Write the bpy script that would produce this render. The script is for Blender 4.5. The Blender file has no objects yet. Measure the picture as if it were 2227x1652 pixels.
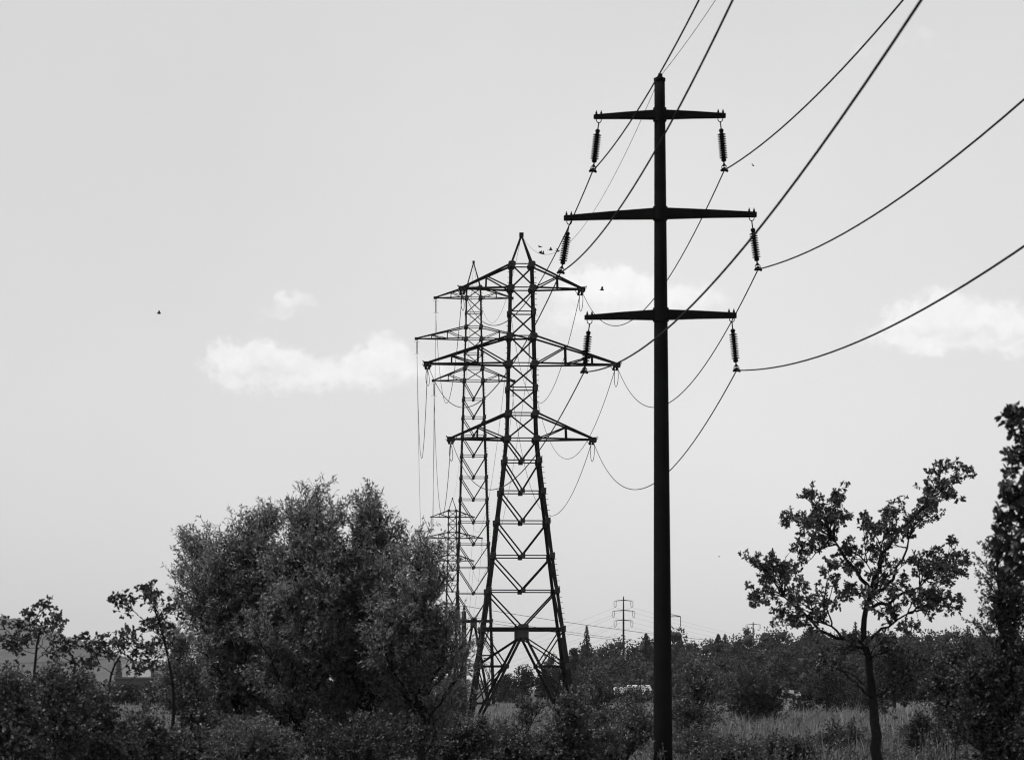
import bpy, math
import numpy as np
from mathutils import Vector, Matrix

sc = bpy.context.scene
C = sc.collection
RNG = np.random.default_rng(7)

# ------------------------------------------------------------------ camera
F, CX, HZ, CAMZ = 6200.0, 1113.5, 1495.0, 2.2     # survey units: 2227-wide picture, horizon row, eye height
cam = bpy.data.cameras.new("camera")
cam_o = bpy.data.objects.new("camera", cam); C.objects.link(cam_o)
cam.sensor_width = 36.0
cam.lens = 36.0 * F / 2227.0
cam.shift_y = (HZ - 826.0) / 2227.0
cam.clip_start = 0.5
cam.clip_end = 30000
cam_o.location = (0, 0, CAMZ)
cam_o.rotation_euler = (math.radians(90), 0, 0)
cam.dof.use_dof = True
cam.dof.focus_distance = 170.0
cam.dof.aperture_fstop = 3.2
sc.camera = cam_o

# ------------------------------------------------------------------ sky, sun, exposure
SUN_EL, SUN_AZ = math.radians(60), math.radians(-100)     # azimuth from +Y towards +X
world = bpy.data.worlds.new("World"); sc.world = world; world.use_nodes = True
wt = world.node_tree; wt.nodes.clear()
def wn(t, **k):
    n = wt.nodes.new(t)
    for a, b in k.items(): setattr(n, a, b)
    return n
def wm(op, a, b=None, c=None, clamp=False):
    n = wn("ShaderNodeMath", operation=op); n.use_clamp = clamp
    for i, v in enumerate((a, b, c)):
        if v is None: continue
        if isinstance(v, (int, float)): n.inputs[i].default_value = v
        else: wt.links.new(v, n.inputs[i])
    return n.outputs[0]
sky = wn("ShaderNodeTexSky", sky_type='NISHITA'); sky.sun_disc = False
sky.sun_elevation = SUN_EL; sky.sun_rotation = SUN_AZ
sky.air_density = 1.2; sky.dust_density = 3.5; sky.ozone_density = 1.0; sky.altitude = 400
bw = wn("ShaderNodeRGBToBW"); wt.links.new(sky.outputs[0], bw.inputs[0])
SKY_K, VEIL = 0.36, 4.42
tc = wn("ShaderNodeTexCoord")
sep = wn("ShaderNodeSeparateXYZ"); wt.links.new(tc.outputs["Generated"], sep.inputs[0])
az = wm('ARCTAN2', sep.outputs[0], sep.outputs[1])
el = wm('ARCSINE', sep.outputs[2])
# soft wandering of the cloud edges
nz = wn("ShaderNodeTexNoise"); nz.inputs["Scale"].default_value = 55; nz.inputs["Detail"].default_value = 6; nz.inputs["Roughness"].default_value = 0.55
wt.links.new(tc.outputs["Generated"], nz.inputs["Vector"])
nsep = wn("ShaderNodeSeparateColor"); wt.links.new(nz.outputs["Color"], nsep.inputs[0])
nzf = wn("ShaderNodeTexNoise"); nzf.inputs["Scale"].default_value = 190; nzf.inputs["Detail"].default_value = 5; nzf.inputs["Roughness"].default_value = 0.6
wt.links.new(tc.outputs["Generated"], nzf.inputs["Vector"])
nsf = wn("ShaderNodeSeparateColor"); wt.links.new(nzf.outputs["Color"], nsf.inputs[0])
azd = wm('ADD', az, wm('ADD', wm('MULTIPLY', wm('SUBTRACT', nsep.outputs[0], 0.5), 0.022), wm('MULTIPLY', wm('SUBTRACT', nsf.outputs[0], 0.5), 0.011)))
eld = wm('ADD', el, wm('ADD', wm('MULTIPLY', wm('SUBTRACT', nsep.outputs[1], 0.5), 0.014), wm('MULTIPLY', wm('SUBTRACT', nsf.outputs[1], 0.5), 0.009)))
def blob(px, py, rx, ry, amp):
    a0, e0 = math.atan((px - CX) / F), math.atan((HZ - py) / F)
    dx = wm('DIVIDE', wm('SUBTRACT', azd, a0), rx / F)
    dy = wm('DIVIDE', wm('SUBTRACT', eld, e0), ry / F)
    r2 = wm('ADD', wm('MULTIPLY', dx, dx), wm('MULTIPLY', dy, dy))
    return wm('MULTIPLY', wm('EXPONENT', wm('MULTIPLY', r2, -1.0)), amp)
CLOUDS = [(500, 774, 38, 24, .75), (560, 772, 62, 30, 1), (610, 795, 60, 30, .9), (540, 805, 90, 30, .75), (690, 812, 95, 30, .8), (660, 842, 170, 22, .45), (505, 802, 50, 30, .4),
          (780, 780, 42, 30, .6), (850, 768, 62, 36, 1), (900, 800, 80, 34, .7), (820, 815, 90, 26, .5), (320, 828, 40, 18, .18),
          (642, 658, 36, 16, .55), (588, 674, 46, 14, .36), (620, 690, 60, 12, .22),
          (1345, 602, 62, 30, .85), (1270, 628, 66, 42, .8), (1420, 628, 80, 30, .55), (1340, 655, 150, 44, .65), (1500, 650, 95, 34, .42), (1230, 690, 130, 34, .4),
          (2065, 668, 50, 36, 1.15), (1985, 698, 64, 34, 1.05), (2145, 706, 72, 40, 1.0), (2060, 740, 150, 32, .85), (2215, 728, 64, 38, .85), (1925, 745, 60, 20, .4), (2080, 775, 130, 16, .25),
          (1880, 112, 50, 16, .36), (1985, 88, 64, 22, .42), (2030, 135, 74, 18, .28), (1735, 122, 44, 12, .18)]
cl = None
for b_ in CLOUDS:
    v = blob(*b_)
    cl = v if cl is None else wm('ADD', cl, v)
nz2 = wn("ShaderNodeTexNoise"); nz2.inputs["Scale"].default_value = 95; nz2.inputs["Detail"].default_value = 7; nz2.inputs["Roughness"].default_value = 0.58
wt.links.new(tc.outputs["Generated"], nz2.inputs["Vector"])
gate = wm('MULTIPLY', cl, 2.2, clamp=True)
cl = wm('ADD', cl, wm('MULTIPLY', wm('MULTIPLY', wm('SUBTRACT', nz2.outputs[0], 0.5), 1.5), gate))
ss = wn("ShaderNodeMapRange", interpolation_type='SMOOTHSTEP')
wt.links.new(cl, ss.inputs[0]); ss.inputs[1].default_value = 0.14; ss.inputs[2].default_value = 1.0; ss.inputs[3].default_value = 0; ss.inputs[4].default_value = 1
under = None  # shade on the cloud undersides, painted in as darkening blobs
for b_ in [(585, 818, 70, 14, 1), (690, 800, 40, 16, .5), (880, 822, 70, 14, 1), (600, 676, 30, 8, .8), (1330, 665, 110, 20, .8), (1250, 670, 60, 16, .6), (2000, 728, 50, 14, .9), (2120, 745, 80, 18, .9), (2190, 738, 40, 14, .6)]:
    v = blob(*b_); under = v if under is None else wm('ADD', under, v)
puff = wm('SUBTRACT', wm('ADD', 0.45, wm('MULTIPLY', nsf.outputs[2], 1.1)), wm('MULTIPLY', under, 0.62))
clum = wm('MULTIPLY', ss.outputs[0], puff)
# thin high veil all round the sky
nz3 = wn("ShaderNodeTexNoise"); nz3.inputs["Scale"].default_value = 7.0; nz3.inputs["Detail"].default_value = 5
wt.links.new(tc.outputs["Generated"], nz3.inputs["Vector"])
base = wm('ADD', wm('MULTIPLY', bw.outputs[0], SKY_K), VEIL)
base = wm('MULTIPLY', base, wm('ADD', 0.93, wm('MULTIPLY', nz3.outputs[0], 0.14)))
base = wm('ADD', base, blob(1600, 900, 1150, 950, .98))  # broad brightening painted into the sky right of centre
lum = wm('ADD', base, wm('MULTIPLY', clum, 1.28))
bg = wn("ShaderNodeBackground"); bg.inputs["Strength"].default_value = 0.12
wt.links.new(lum, bg.inputs["Color"])
wo = wn("ShaderNodeOutputWorld"); wt.links.new(bg.outputs[0], wo.inputs[0])

sun = bpy.data.lights.new("sun", 'SUN'); sun.energy = 3.2; sun.angle = math.radians(1.5); sun.color = (1, 1, 1)
sun_o = bpy.data.objects.new("sun", sun); C.objects.link(sun_o)
sd = Vector((math.sin(SUN_AZ) * math.cos(SUN_EL), math.cos(SUN_AZ) * math.cos(SUN_EL), math.sin(SUN_EL)))
sun_o.rotation_euler = sd.to_track_quat('Z', 'Y').to_euler()
sc.view_settings.view_transform = 'Standard'; sc.view_settings.look = 'None'
sc.view_settings.exposure = 0.0; sc.view_settings.gamma = 1.0; sc.view_settings.use_curve_mapping = False
sc.cycles.use_denoising = True; sc.cycles.filter_width = 1.15
sc.cycles.max_bounces = 5; sc.cycles.diffuse_bounces = 3; sc.cycles.glossy_bounces = 2
sc.cycles.transmission_bounces = 2; sc.cycles.volume_bounces = 0; sc.cycles.transparent_max_bounces = 4

# ------------------------------------------------------------------ helpers
def P(px, py, D):
    """survey point: picture column and row at a distance -> metres"""
    return np.array([(px - CX) * D / F, D, CAMZ + (HZ - py) * D / F])
def G(px, D):
    return np.array([(px - CX) * D / F, D, 0.0])
def tag(o, label=None, cat=None, group=None, kind=None):
    if label: o["label"] = label
    if cat: o["category"] = cat
    if group: o["group"] = group
    if kind: o["kind"] = kind
    return o
def empty(name, loc, label, cat, group=None):
    o = bpy.data.objects.new(name, None); C.objects.link(o)
    o.location = loc; o.empty_display_size = 0.3
    return tag(o, label, cat, group)
def mesh_np(name, V, faces, smooth=False):
    """V (n,3); faces: list of (m,k) int arrays"""
    me = bpy.data.meshes.new(name)
    V = np.asarray(V, np.float32)
    me.vertices.add(len(V)); me.vertices.foreach_set("co", V.ravel())
    li = np.concatenate([f.ravel() for f in faces]).astype(np.int32)
    tot = np.concatenate([np.full(len(f), f.shape[1], np.int32) for f in faces])
    st = np.concatenate([[0], np.cumsum(tot)[:-1]]).astype(np.int32)
    me.loops.add(len(li)); me.loops.foreach_set("vertex_index", li)
    me.polygons.add(len(tot)); me.polygons.foreach_set("loop_start", st); me.polygons.foreach_set("loop_total", tot)
    if smooth: me.polygons.foreach_set("use_smooth", np.ones(len(tot), bool))
    me.update(calc_edges=True)
    return me
def link(name, me, mat, parent=None, loc=None):
    o = bpy.data.objects.new(name, me); C.objects.link(o)
    if mat and not me.materials: me.materials.append(mat)
    if parent: o.parent = parent
    if loc is not None: o.location = loc
    return o
class MB:
    def __init__(s): s.v = []; s.f = []; s.n = 0
    def add(s, V, Fs):
        V = np.asarray(V, float); s.v.append(V)
        for f in Fs: s.f.append([i + s.n for i in f])
        s.n += len(V); return s
    def box(s, c, d, R=None):
        V = np.array([[x, y, z] for x in (-.5, .5) for y in (-.5, .5) for z in (-.5, .5)]) * d
        if R is not None: V = V @ np.asarray(R).T
        return s.add(V + c, [(0, 1, 3, 2), (4, 6, 7, 5), (0, 4, 5, 1), (2, 3, 7, 6), (0, 2, 6, 4), (1, 5, 7, 3)])
    def tube(s, pts, r, n=6, cap=True):
        pts = np.asarray(pts, float); m = len(pts)
        r = np.full(m, r, float) if np.isscalar(r) else np.asarray(r, float)
        t = np.gradient(pts, axis=0); t /= np.linalg.norm(t, axis=1)[:, None] + 1e-12
        ref = np.array([0, 0, 1.0]) if abs(t[:, 2]).mean() < .9 else np.array([0, 1.0, 0])
        u = np.cross(t, ref); u /= np.linalg.norm(u, axis=1)[:, None] + 1e-12
        w = np.cross(u, t)
        a = np.arange(n) * 2 * math.pi / n
        V = pts[:, None] + r[:, None, None] * (np.cos(a)[None, :, None] * u[:, None] + np.sin(a)[None, :, None] * w[:, None])
        Fs = [(i * n + j, i * n + (j + 1) % n, (i + 1) * n + (j + 1) % n, (i + 1) * n + j) for i in range(m - 1) for j in range(n)]
        if cap: Fs += [tuple(range(n))[::-1], tuple((m - 1) * n + j for j in range(n))]
        return s.add(V.reshape(-1, 3), Fs)
    def mesh(s, name, smooth=False):
        me = bpy.data.meshes.new(name)
        me.from_pydata(np.concatenate(s.v).tolist(), [], s.f)
        if smooth: me.polygons.foreach_set("use_smooth", np.ones(len(s.f), bool))
        me.update(); return me
def frame(d):
    d = np.asarray(d, float); d = d / np.linalg.norm(d)
    ref = np.array([0, 0, 1.0]) if abs(d[2]) < .95 else np.array([0, 1.0, 0])
    u = np.cross(d, ref); u /= np.linalg.norm(u); return d, u, np.cross(u, d)

# ------------------------------------------------------------------ materials (black-and-white place: all greys)
def mat(name, lo, hi=None, rough=0.6, spec=0.3, trans=0.0, noise=None, bump=0.0, metal=0.0):
    m = bpy.data.materials.new(name); m.use_nodes = True
    nt = m.node_tree; b = nt.nodes["Principled BSDF"]; out = nt.nodes["Material Output"]
    b.inputs["Roughness"].default_value = rough; b.inputs["Specular IOR Level"].default_value = spec; b.inputs["Metallic"].default_value = metal
    col = None
    if hi is not None:
        mr = nt.nodes.new("ShaderNodeMapRange"); mr.inputs[3].default_value = lo; mr.inputs[4].default_value = hi
        if noise:
            tcn = nt.nodes.new("ShaderNodeTexCoord"); n = nt.nodes.new("ShaderNodeTexNoise"); n.inputs["Scale"].default_value = noise
            n.inputs["Detail"].default_value = 6; nt.links.new(tcn.outputs["Object"], n.inputs["Vector"])
            mr.inputs[1].default_value = .3; mr.inputs[2].default_value = .7
            nt.links.new(n.outputs[0], mr.inputs[0])
            if bump:
                bp = nt.nodes.new("ShaderNodeBump"); bp.inputs["Strength"].default_value = bump; bp.inputs["Distance"].default_value = .05
                nt.links.new(n.outputs[0], bp.inputs["Height"]); nt.links.new(bp.outputs[0], b.inputs["Normal"])
        else:
            g = nt.nodes.new("ShaderNodeNewGeometry"); nt.links.new(g.outputs["Random Per Island"], mr.inputs[0])
        col = mr.outputs[0]; nt.links.new(col, b.inputs["Base Color"])
    else:
        b.inputs["Base Color"].default_value = (lo, lo, lo, 1)
    if trans:
        tr = nt.nodes.new("ShaderNodeBsdfTranslucent"); mx = nt.nodes.new("ShaderNodeMixShader"); mx.inputs[0].default_value = trans
        if col: nt.links.new(col, tr.inputs[0])
        else: tr.inputs[0].default_value = (lo, lo, lo, 1)
        nt.links.new(b.outputs[0], mx.inputs[1]); nt.links.new(tr.outputs[0], mx.inputs[2]); nt.links.new(mx.outputs[0], out.inputs[0])
    return m
M = dict(
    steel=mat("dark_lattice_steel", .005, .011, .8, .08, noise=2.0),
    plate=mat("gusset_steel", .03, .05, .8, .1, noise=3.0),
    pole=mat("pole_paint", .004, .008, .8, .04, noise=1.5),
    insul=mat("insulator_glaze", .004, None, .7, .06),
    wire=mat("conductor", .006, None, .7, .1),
    wood_pole=mat("creosoted_wood", .012, .03, .8, .2, noise=6.0),
    bark=mat("bark", .006, .016, .9, .1, noise=9.0, bump=.4),
    twig=mat("twig", .012, .025, .8, .2, noise=5.0),
    willow=mat("willow_leaf", .04, .28, .42, .6, .4),
    willow_pale=mat("silver_willow_leaf", .06, .17, .5, .4, .2),
    oak=mat("oak_leaf", .025, .11, .5, .35, .2),
    leaf=mat("shrub_leaf", .03, .12, .5, .35, .2),
    leaf_dark=mat("dark_shrub_leaf", .018, .075, .5, .3, .2),
    leaf_edge=mat("maple_leaf", .02, .05, .5, .3, .15),
    far=mat("far_foliage", .03, .048, .8, .1, .15),
    far_dark=mat("far_conifer", .02, .032, .8, .1, .1),
    grass=mat("dry_grass", .10, .27, .7, .2, .25),
    ground=mat("meadow_soil", .05, .10, .95, .05, noise=.35, bump=.3),
    hill=mat("hill_forest", .03, .06, .9, .05, noise=.02),
    white=mat("white_paint", .85, None, .4, .4),
    pale=mat("pale_cladding", .55, .62, .7, .2, noise=.4),
    pale2=mat("grey_cladding", .34, .4, .7, .2, noise=.4),
    darkwall=mat("dark_wall", .06, .08, .8, .1, noise=.5),
    glass=mat("dark_glass", .03, None, .15, .5),
    bird=mat("bird_plumage", .015, None, .7, .2),
    tyre=mat("tyre", .02, None, .9, .1),
)

# ------------------------------------------------------------------ ground, hill, wooded rise
def terrain(x, y):
    """height of the land: flat meadow, a low wooded rise behind it on the right"""
    x = np.asarray(x, float); y = np.asarray(y, float)
    a = np.clip((y - 455) / 170, 0, 1); a = a * a * (3 - 2 * a)
    b = np.clip((x - 4) / 28, 0, 1)
    f = 1 - np.clip((y - 900) / 500, 0, 1)
    return 6.0 * a * b * f
rs = np.concatenate([np.linspace(0, 1000, 101), np.geomspace(1050, 8000, 26)])
xs = np.concatenate([-rs[::-1][:-1], rs]); ys = np.concatenate([-rs[::-1][:-1], rs])
xs, ys = xs[::2], ys[::2]
XX, YY = np.meshgrid(xs, ys); ZZ = terrain(XX, YY)
n_ = len(xs); idx = np.arange(n_ * n_).reshape(n_, n_)
fs = np.stack([idx[:-1, :-1], idx[:-1, 1:], idx[1:, 1:], idx[1:, :-1]], -1).reshape(-1, 4)
o = link("ground", mesh_np("ground", np.stack([XX, YY, ZZ], -1).reshape(-1, 3), [fs], True), M["ground"]); tag(o, kind="structure")

def ridge(name, D, prof, depth, seed, mat_):
    """a far wooded ridge with its own depth; prof = [(px, py)] skyline"""
    r = np.random.default_rng(seed)
    px = np.linspace(prof[0][0], prof[-1][0], 420); py = np.interp(px, [p[0] for p in prof], [p[1] for p in prof])
    x = (px - CX) * D / F; h = np.maximum(0, CAMZ + (HZ - py) * D / F)
    k = np.linspace(-1, 1, 41); X = np.repeat(x[None], 41, 0); Y = D + k[:, None] * depth + 0 * X
    Z = h[None] * np.clip(1 - np.abs(k[:, None]), 0, 1) ** .55
    Z += (r.random(Z.shape) ** 2) * 9.0 * np.clip(Z / 20, 0, 1) * (np.abs(k[:, None]) < .97) - .4
    i = np.arange(Z.size).reshape(Z.shape)
    f = np.stack([i[:-1, :-1], i[:-1, 1:], i[1:, 1:], i[1:, :-1]], -1).reshape(-1, 4)
    return tag(link(name, mesh_np(name, np.stack([X, Y, Z], -1).reshape(-1, 3), [f]), mat_), kind="structure")
ridge("hill", 6000, [(-900, 1300), (-300, 1318), (0, 1343), (76, 1356), (114, 1374), (141, 1388), (171, 1394), (215, 1412), (262, 1432), (330, 1458), (450, 1482), (600, 1495)], 900, 3, M["hill"])

# ------------------------------------------------------------------ lattice towers
def angle_mesh(name, p0, p1, w, ref, t=None):
    """steel angle section from p0 to p1"""
    p0 = np.asarray(p0, float); p1 = np.asarray(p1, float); t = t or w * .16
    d = p1 - p0; d /= np.linalg.norm(d)
    u = np.cross(d, ref)
    if np.linalg.norm(u) < 1e-3: u = np.cross(d, (0.3, 0.8, 0.1))
    u /= np.linalg.norm(u); v = np.cross(d, u)
    sec = np.array([(-.5, -.3), (.5, -.3), (.5, -.3 + t / w), (-.5 + t / w, -.3 + t / w), (-.5 + t / w, .7), (-.5, .7)]) * w
    ring = sec[:, :1] * u + sec[:, 1:] * v
    V = np.concatenate([p0 + ring, p1 + ring])
    Fs = [(i, (i + 1) % 6, 6 + (i + 1) % 6, 6 + i) for i in range(6)] + [(5, 4, 3, 2, 1, 0), (6, 7, 8, 9, 10, 11)]
    me = bpy.data.meshes.new(name); me.from_pydata(V.tolist(), [], Fs); me.update(); return me
GUSSET = {}
def gusset_mesh(w, h, oct_):
    k = (round(w, 2), round(h, 2), oct_)
    if k not in GUSSET:
        b = MB(); c = .2 if oct_ else .05
        ol = [(-w/2 + c*w, -h/2), (w/2 - c*w, -h/2), (w/2, -h/2 + c*h), (w/2, h/2 - c*h), (w/2 - c*w, h/2), (-w/2 + c*w, h/2), (-w/2, h/2 - c*h), (-w/2, -h/2 + c*h)]
        V = [(x, -.012, z) for x, z in ol] + [(x, .012, z) for x, z in ol]
        b.add(V, [tuple(range(8)), tuple(range(15, 7, -1))] + [(i, 8 + i, 8 + (i + 1) % 8, (i + 1) % 8) for i in range(8)])
        for sx in (-.3, 0, .3):
            for sz in (-.32, 0, .32):
                b.box((sx * w, 0, sz * h), (.05, .075, .05))
        GUSSET[k] = b.mesh("gusset_plate")
        GUSSET[k].materials.append(M["plate"])
    return GUSSET[k]

def tower(name, label, px, D, rot, peak, lv, foot, arms, wl, wd, wh, gs, yaw_group=None, step=True):
    """lv: [(row, half width, panel below)] down to the portal beam; foot=(half width at ground); arms: (row of upper chord root, row of lower chord, half span l, r, verticals)"""
    S = F / D
    root = empty(name, G(px, D), label, "pylon", "lattice towers of the high voltage line")
    root.rotation_euler = (0, 0, rot)
    z = lambda y: CAMZ + (HZ - y) / S
    def mem(nm, a, b, w, ref):
        return link(nm, angle_mesh(nm, a, b, w, ref), M["steel"], root)
    hw = lambda h: h / S
    def corner(k, y, h): return np.array([(-1, 1, 1, -1)[k] * h / S, (-1, -1, 1, 1)[k] * h / S, z(y)])
    yb, hb = lv[-1][0], lv[-1][1]
    # legs: one bent angle each
    nodes = [(y, h) for y, h, _ in lv]
    foot_pts = []
    for k in range(4):
        ft = np.array([(-1, 1, 1, -1)[k] * foot / S, (-1, -1, 1, 1)[k] * foot / S, -.05])
        foot_pts.append(ft)
        pts = [corner(k, y, h) for y, h in nodes] + [ft]
        b = MB(); sx, sy = (-1, 1, 1, -1)[k], (-1, -1, 1, 1)[k]
        t = .15 * wl
        for (a, c) in zip(pts[:-1], pts[1:]):
            big = wl * (1.0 if a[2] > z(lv[min(8, len(lv) - 1)][0]) else 1.22)
            for (dx, dy) in (((-sx) * big, -sy * t), (-sx * t, (-sy) * big)):
                q = [np.array([0, 0, 0]), np.array([dx, 0, 0]), np.array([dx, dy, 0]), np.array([0, dy, 0])]
                V = [a + i for i in q] + [c + i for i in q]
                b.add(V, [(0, 1, 2, 3), (7, 6, 5, 4), (0, 4, 5, 1), (1, 5, 6, 2), (2, 6, 7, 3), (3, 7, 4, 0)])
        link("leg", b.mesh("leg"), M["steel"], root)
        b = MB(); b.box(ft + (0, 0, .1), (.9 * 34 / S if S > 30 else .8, .8, .5)); link("footing", b.mesh("footing"), M["darkwall"], root)
    nrm = [np.array([0, -1.0, 0]), np.array([1.0, 0, 0]), np.array([0, 1.0, 0]), np.array([-1.0, 0, 0])]
    def plate(p, fc, w, h, oct_=True):
        o = link("gusset_plate", gusset_mesh(w, h, oct_), None, root, p + nrm[fc] * .03)
        o.rotation_euler = (0, 0, (0, math.pi / 2, math.pi, -math.pi / 2)[fc])
    armrows = set(); 
    for a in arms: armrows |= {a[0], a[1]}
    for i, (y, h, kind) in enumerate(lv):
        for fc in range(4):
            a, b = corner(fc, y, h), corner((fc + 1) % 4, y, h)
            thick = (i == len(lv) - 1)
            mem("horizontal_strut", a, b, wh * (2.6 if thick else 1.0), nrm[fc])
            ex = (b - a) / np.linalg.norm(b - a)
            g = gs * (1.12 if y in armrows else .62 if kind == 'X' else .82); gh = gs * (.92 if y in armrows else 1.0)
            plate(a + ex * g * .22, fc, g, gh, y in armrows); plate(b - ex * g * .22, fc, g, gh, y in armrows)
            if i + 1 < len(lv):
                y2, h2, _ = lv[i + 1]; c, d = corner(fc, y2, h2), corner((fc + 1) % 4, y2, h2)
                if kind == 'X':
                    mem("diagonal_brace", a, d, wd, nrm[fc])
                else:
                    m = (c + d) / 2 + np.array([0, 0, .12 * gs])
                    mem("diagonal_brace", a, m, wd, nrm[fc]); mem("diagonal_brace", b, m, wd, nrm[fc])
                    if i + 2 < len(lv): plate(m - np.array([0, 0, .05]), fc, gs * .72, gs * .68, False)
            elif kind == 'P':
                # portal base: big centre plate, two splayed inner legs, laced panels to the outer legs
                top = (a + b) / 2 - np.array([0, 0, .1])
                plate(top - np.array([0, 0, .3 * gs]), fc, gs * 1.6, gs * 2.5, False)
                for s, (cn, ft) in enumerate(((a, foot_pts[fc]), (b, foot_pts[(fc + 1) % 4]))):
                    ins = ex * (1 if s == 0 else -1)
                    it = top + (-.35 * ins) * gs - np.array([0, 0, gs * 1.1]); ib = ft + ins * .55
                    mem("inner_leg", it, ib, wl * 1.05, nrm[fc])
                    prev_o, prev_i = cn, it
                    for fr in (.40, .80):
                        po = cn + (ft - cn) * fr; zz = po[2]
                        pi_ = it + (ib - it) * ((it[2] - zz) / (it[2] - ib[2]))
                        mem("horizontal_strut", po, pi_, wh * 1.5, nrm[fc])
                        mem("diagonal_brace", prev_o, pi_, wd * .85, nrm[fc]); mem("diagonal_brace", prev_i, po, wd * .85, -nrm[fc])
                        plate(po + ins * .1, fc, gs * .85, gs); plate(pi_, fc, gs * .7, gs * .8)
                        prev_o, prev_i = po, pi_
    # earth-wire peak
    yt, ht = lv[0][0], lv[0][1]; tip = np.array([0, 0, z(peak)])
    for k in range(4): mem("peak_leg", corner(k, yt, ht * .95), tip, wl * .72, nrm[k])
    b = MB(); b.box(tip, (.28, .28, .3)); link("peak_cap", b.mesh("peak_cap"), M["steel"], root)
    tips = {}
    for ai, (yu, ylo, sl, sr, vert) in enumerate(arms):
        hu = np.interp(yu, [q[0] for q in nodes], [q[1] for q in nodes]); hl = np.interp(ylo, [q[0] for q in nodes], [q[1] for q in nodes])
        for s, span in ((-1, sl), (1, sr)):
            tp = np.array([s * span / S, 0, z(ylo)])
            tips[(ai, s)] = tp
            ends = {}
            for q in (-1, 1):
                ru = np.array([s * hu / S, q * hu / S, z(yu)]); rl = np.array([s * hl / S, q * hl / S, z(ylo)])
                ends[q] = (ru, rl); e = np.array([0, q * .12, 0])
                mem("crossarm_chord", ru, tp + e + (0, 0, .08), wd * 1.2, np.array([0, q, 0])); mem("crossarm_chord", rl, tp + e, wd * 1.15, np.array([0, q, 0]))
                pb = rl
                for v in vert:
                    top = ru + (tp + e - ru) * v; bot = rl + (tp + e - rl) * v
                    mem("crossarm_post", top, bot, wd * .9, np.array([0, q, 0]))
                    mem("crossarm_brace", pb, top, wd * .8, np.array([0, q, 0]))
                    pb = bot
            for v in vert:
                t2 = [ends[q][1] + (tp - ends[q][1]) * v for q in (-1, 1)]; mem("crossarm_tie", t2[0], t2[1], wd * .8, np.array([0, 0, 1.0]))
            b = MB(); b.box(tp + (s * .06, 0, 0), (.42, .4, .3)); link("crossarm_end_plate", b.mesh("crossarm_end_plate"), M["steel"], root)
    if step:
        b = MB()
        for k in (0, 1):
            sx = (-1, 1)[k]
            pts = [corner(k, y, h) for y, h in nodes] + [foot_pts[k]]
            zz = np.arange(3.5, z(yt), .36)
            for j, q in enumerate(zz):
                x = np.interp(q, [p[2] for p in pts][::-1], [p[0] for p in pts][::-1]); yv = np.interp(q, [p[2] for p in pts][::-1], [p[1] for p in pts][::-1])
                if (int(q / 2.2) + k) % 3 == 0: continue
                b.box((x + sx * .07, yv + .06, q), (.17, .035, .035))
        tag(link("step_bolts", b.mesh("step_bolts"), M["steel"], root), kind="stuff")
    R = np.array(Matrix.Rotation(rot, 3, 'Z'))
    W = lambda p: R @ p + np.array(root.location)
    return root, {k: W(v) for k, v in tips.items()}, W(tip)

D1, D2, D3 = 190.0, 338.0, 655.0
LV1 = [(577, 25, 'X'), (628, 27, 'X'), (680, 28, 'X'), (733, 29.5, 'X'), (792, 31, 'X'), (845, 32, 'X'), (900, 33, 'X'), (955, 35, 'V'),
       (1003, 40, 'V'), (1070, 48, 'V'), (1135, 57, 'V'), (1210, 66, 'V'), (1285, 76, 'V'), (1368, 88, 'P')]
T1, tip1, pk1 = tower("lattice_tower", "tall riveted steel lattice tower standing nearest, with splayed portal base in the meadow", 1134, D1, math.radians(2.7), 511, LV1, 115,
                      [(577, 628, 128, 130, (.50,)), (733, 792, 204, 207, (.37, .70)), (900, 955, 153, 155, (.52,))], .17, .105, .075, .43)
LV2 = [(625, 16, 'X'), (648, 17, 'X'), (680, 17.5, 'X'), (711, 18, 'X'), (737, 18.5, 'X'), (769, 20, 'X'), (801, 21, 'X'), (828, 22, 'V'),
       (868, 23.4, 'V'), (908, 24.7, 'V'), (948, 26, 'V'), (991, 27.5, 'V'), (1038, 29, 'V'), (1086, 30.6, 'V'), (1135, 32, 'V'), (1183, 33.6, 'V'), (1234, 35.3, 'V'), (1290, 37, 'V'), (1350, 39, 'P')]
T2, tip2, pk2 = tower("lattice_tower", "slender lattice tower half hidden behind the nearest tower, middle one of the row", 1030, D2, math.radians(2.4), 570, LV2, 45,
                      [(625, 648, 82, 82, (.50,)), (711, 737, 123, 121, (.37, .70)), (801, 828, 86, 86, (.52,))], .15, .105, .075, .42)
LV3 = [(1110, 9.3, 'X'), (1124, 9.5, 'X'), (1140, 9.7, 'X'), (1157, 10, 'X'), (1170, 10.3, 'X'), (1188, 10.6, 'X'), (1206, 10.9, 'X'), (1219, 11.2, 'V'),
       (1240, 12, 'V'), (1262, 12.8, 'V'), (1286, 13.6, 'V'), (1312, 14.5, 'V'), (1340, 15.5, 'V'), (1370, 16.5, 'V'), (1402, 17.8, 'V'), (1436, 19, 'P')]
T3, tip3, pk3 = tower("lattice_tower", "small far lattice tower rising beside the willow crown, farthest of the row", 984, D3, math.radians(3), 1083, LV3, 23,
                      [(1110, 1124, 46, 46, (.50,)), (1157, 1170, 64, 64, (.37, .70)), (1206, 1219, 45, 45, (.52,))], .2, .15, .12, .55, step=False)

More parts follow.
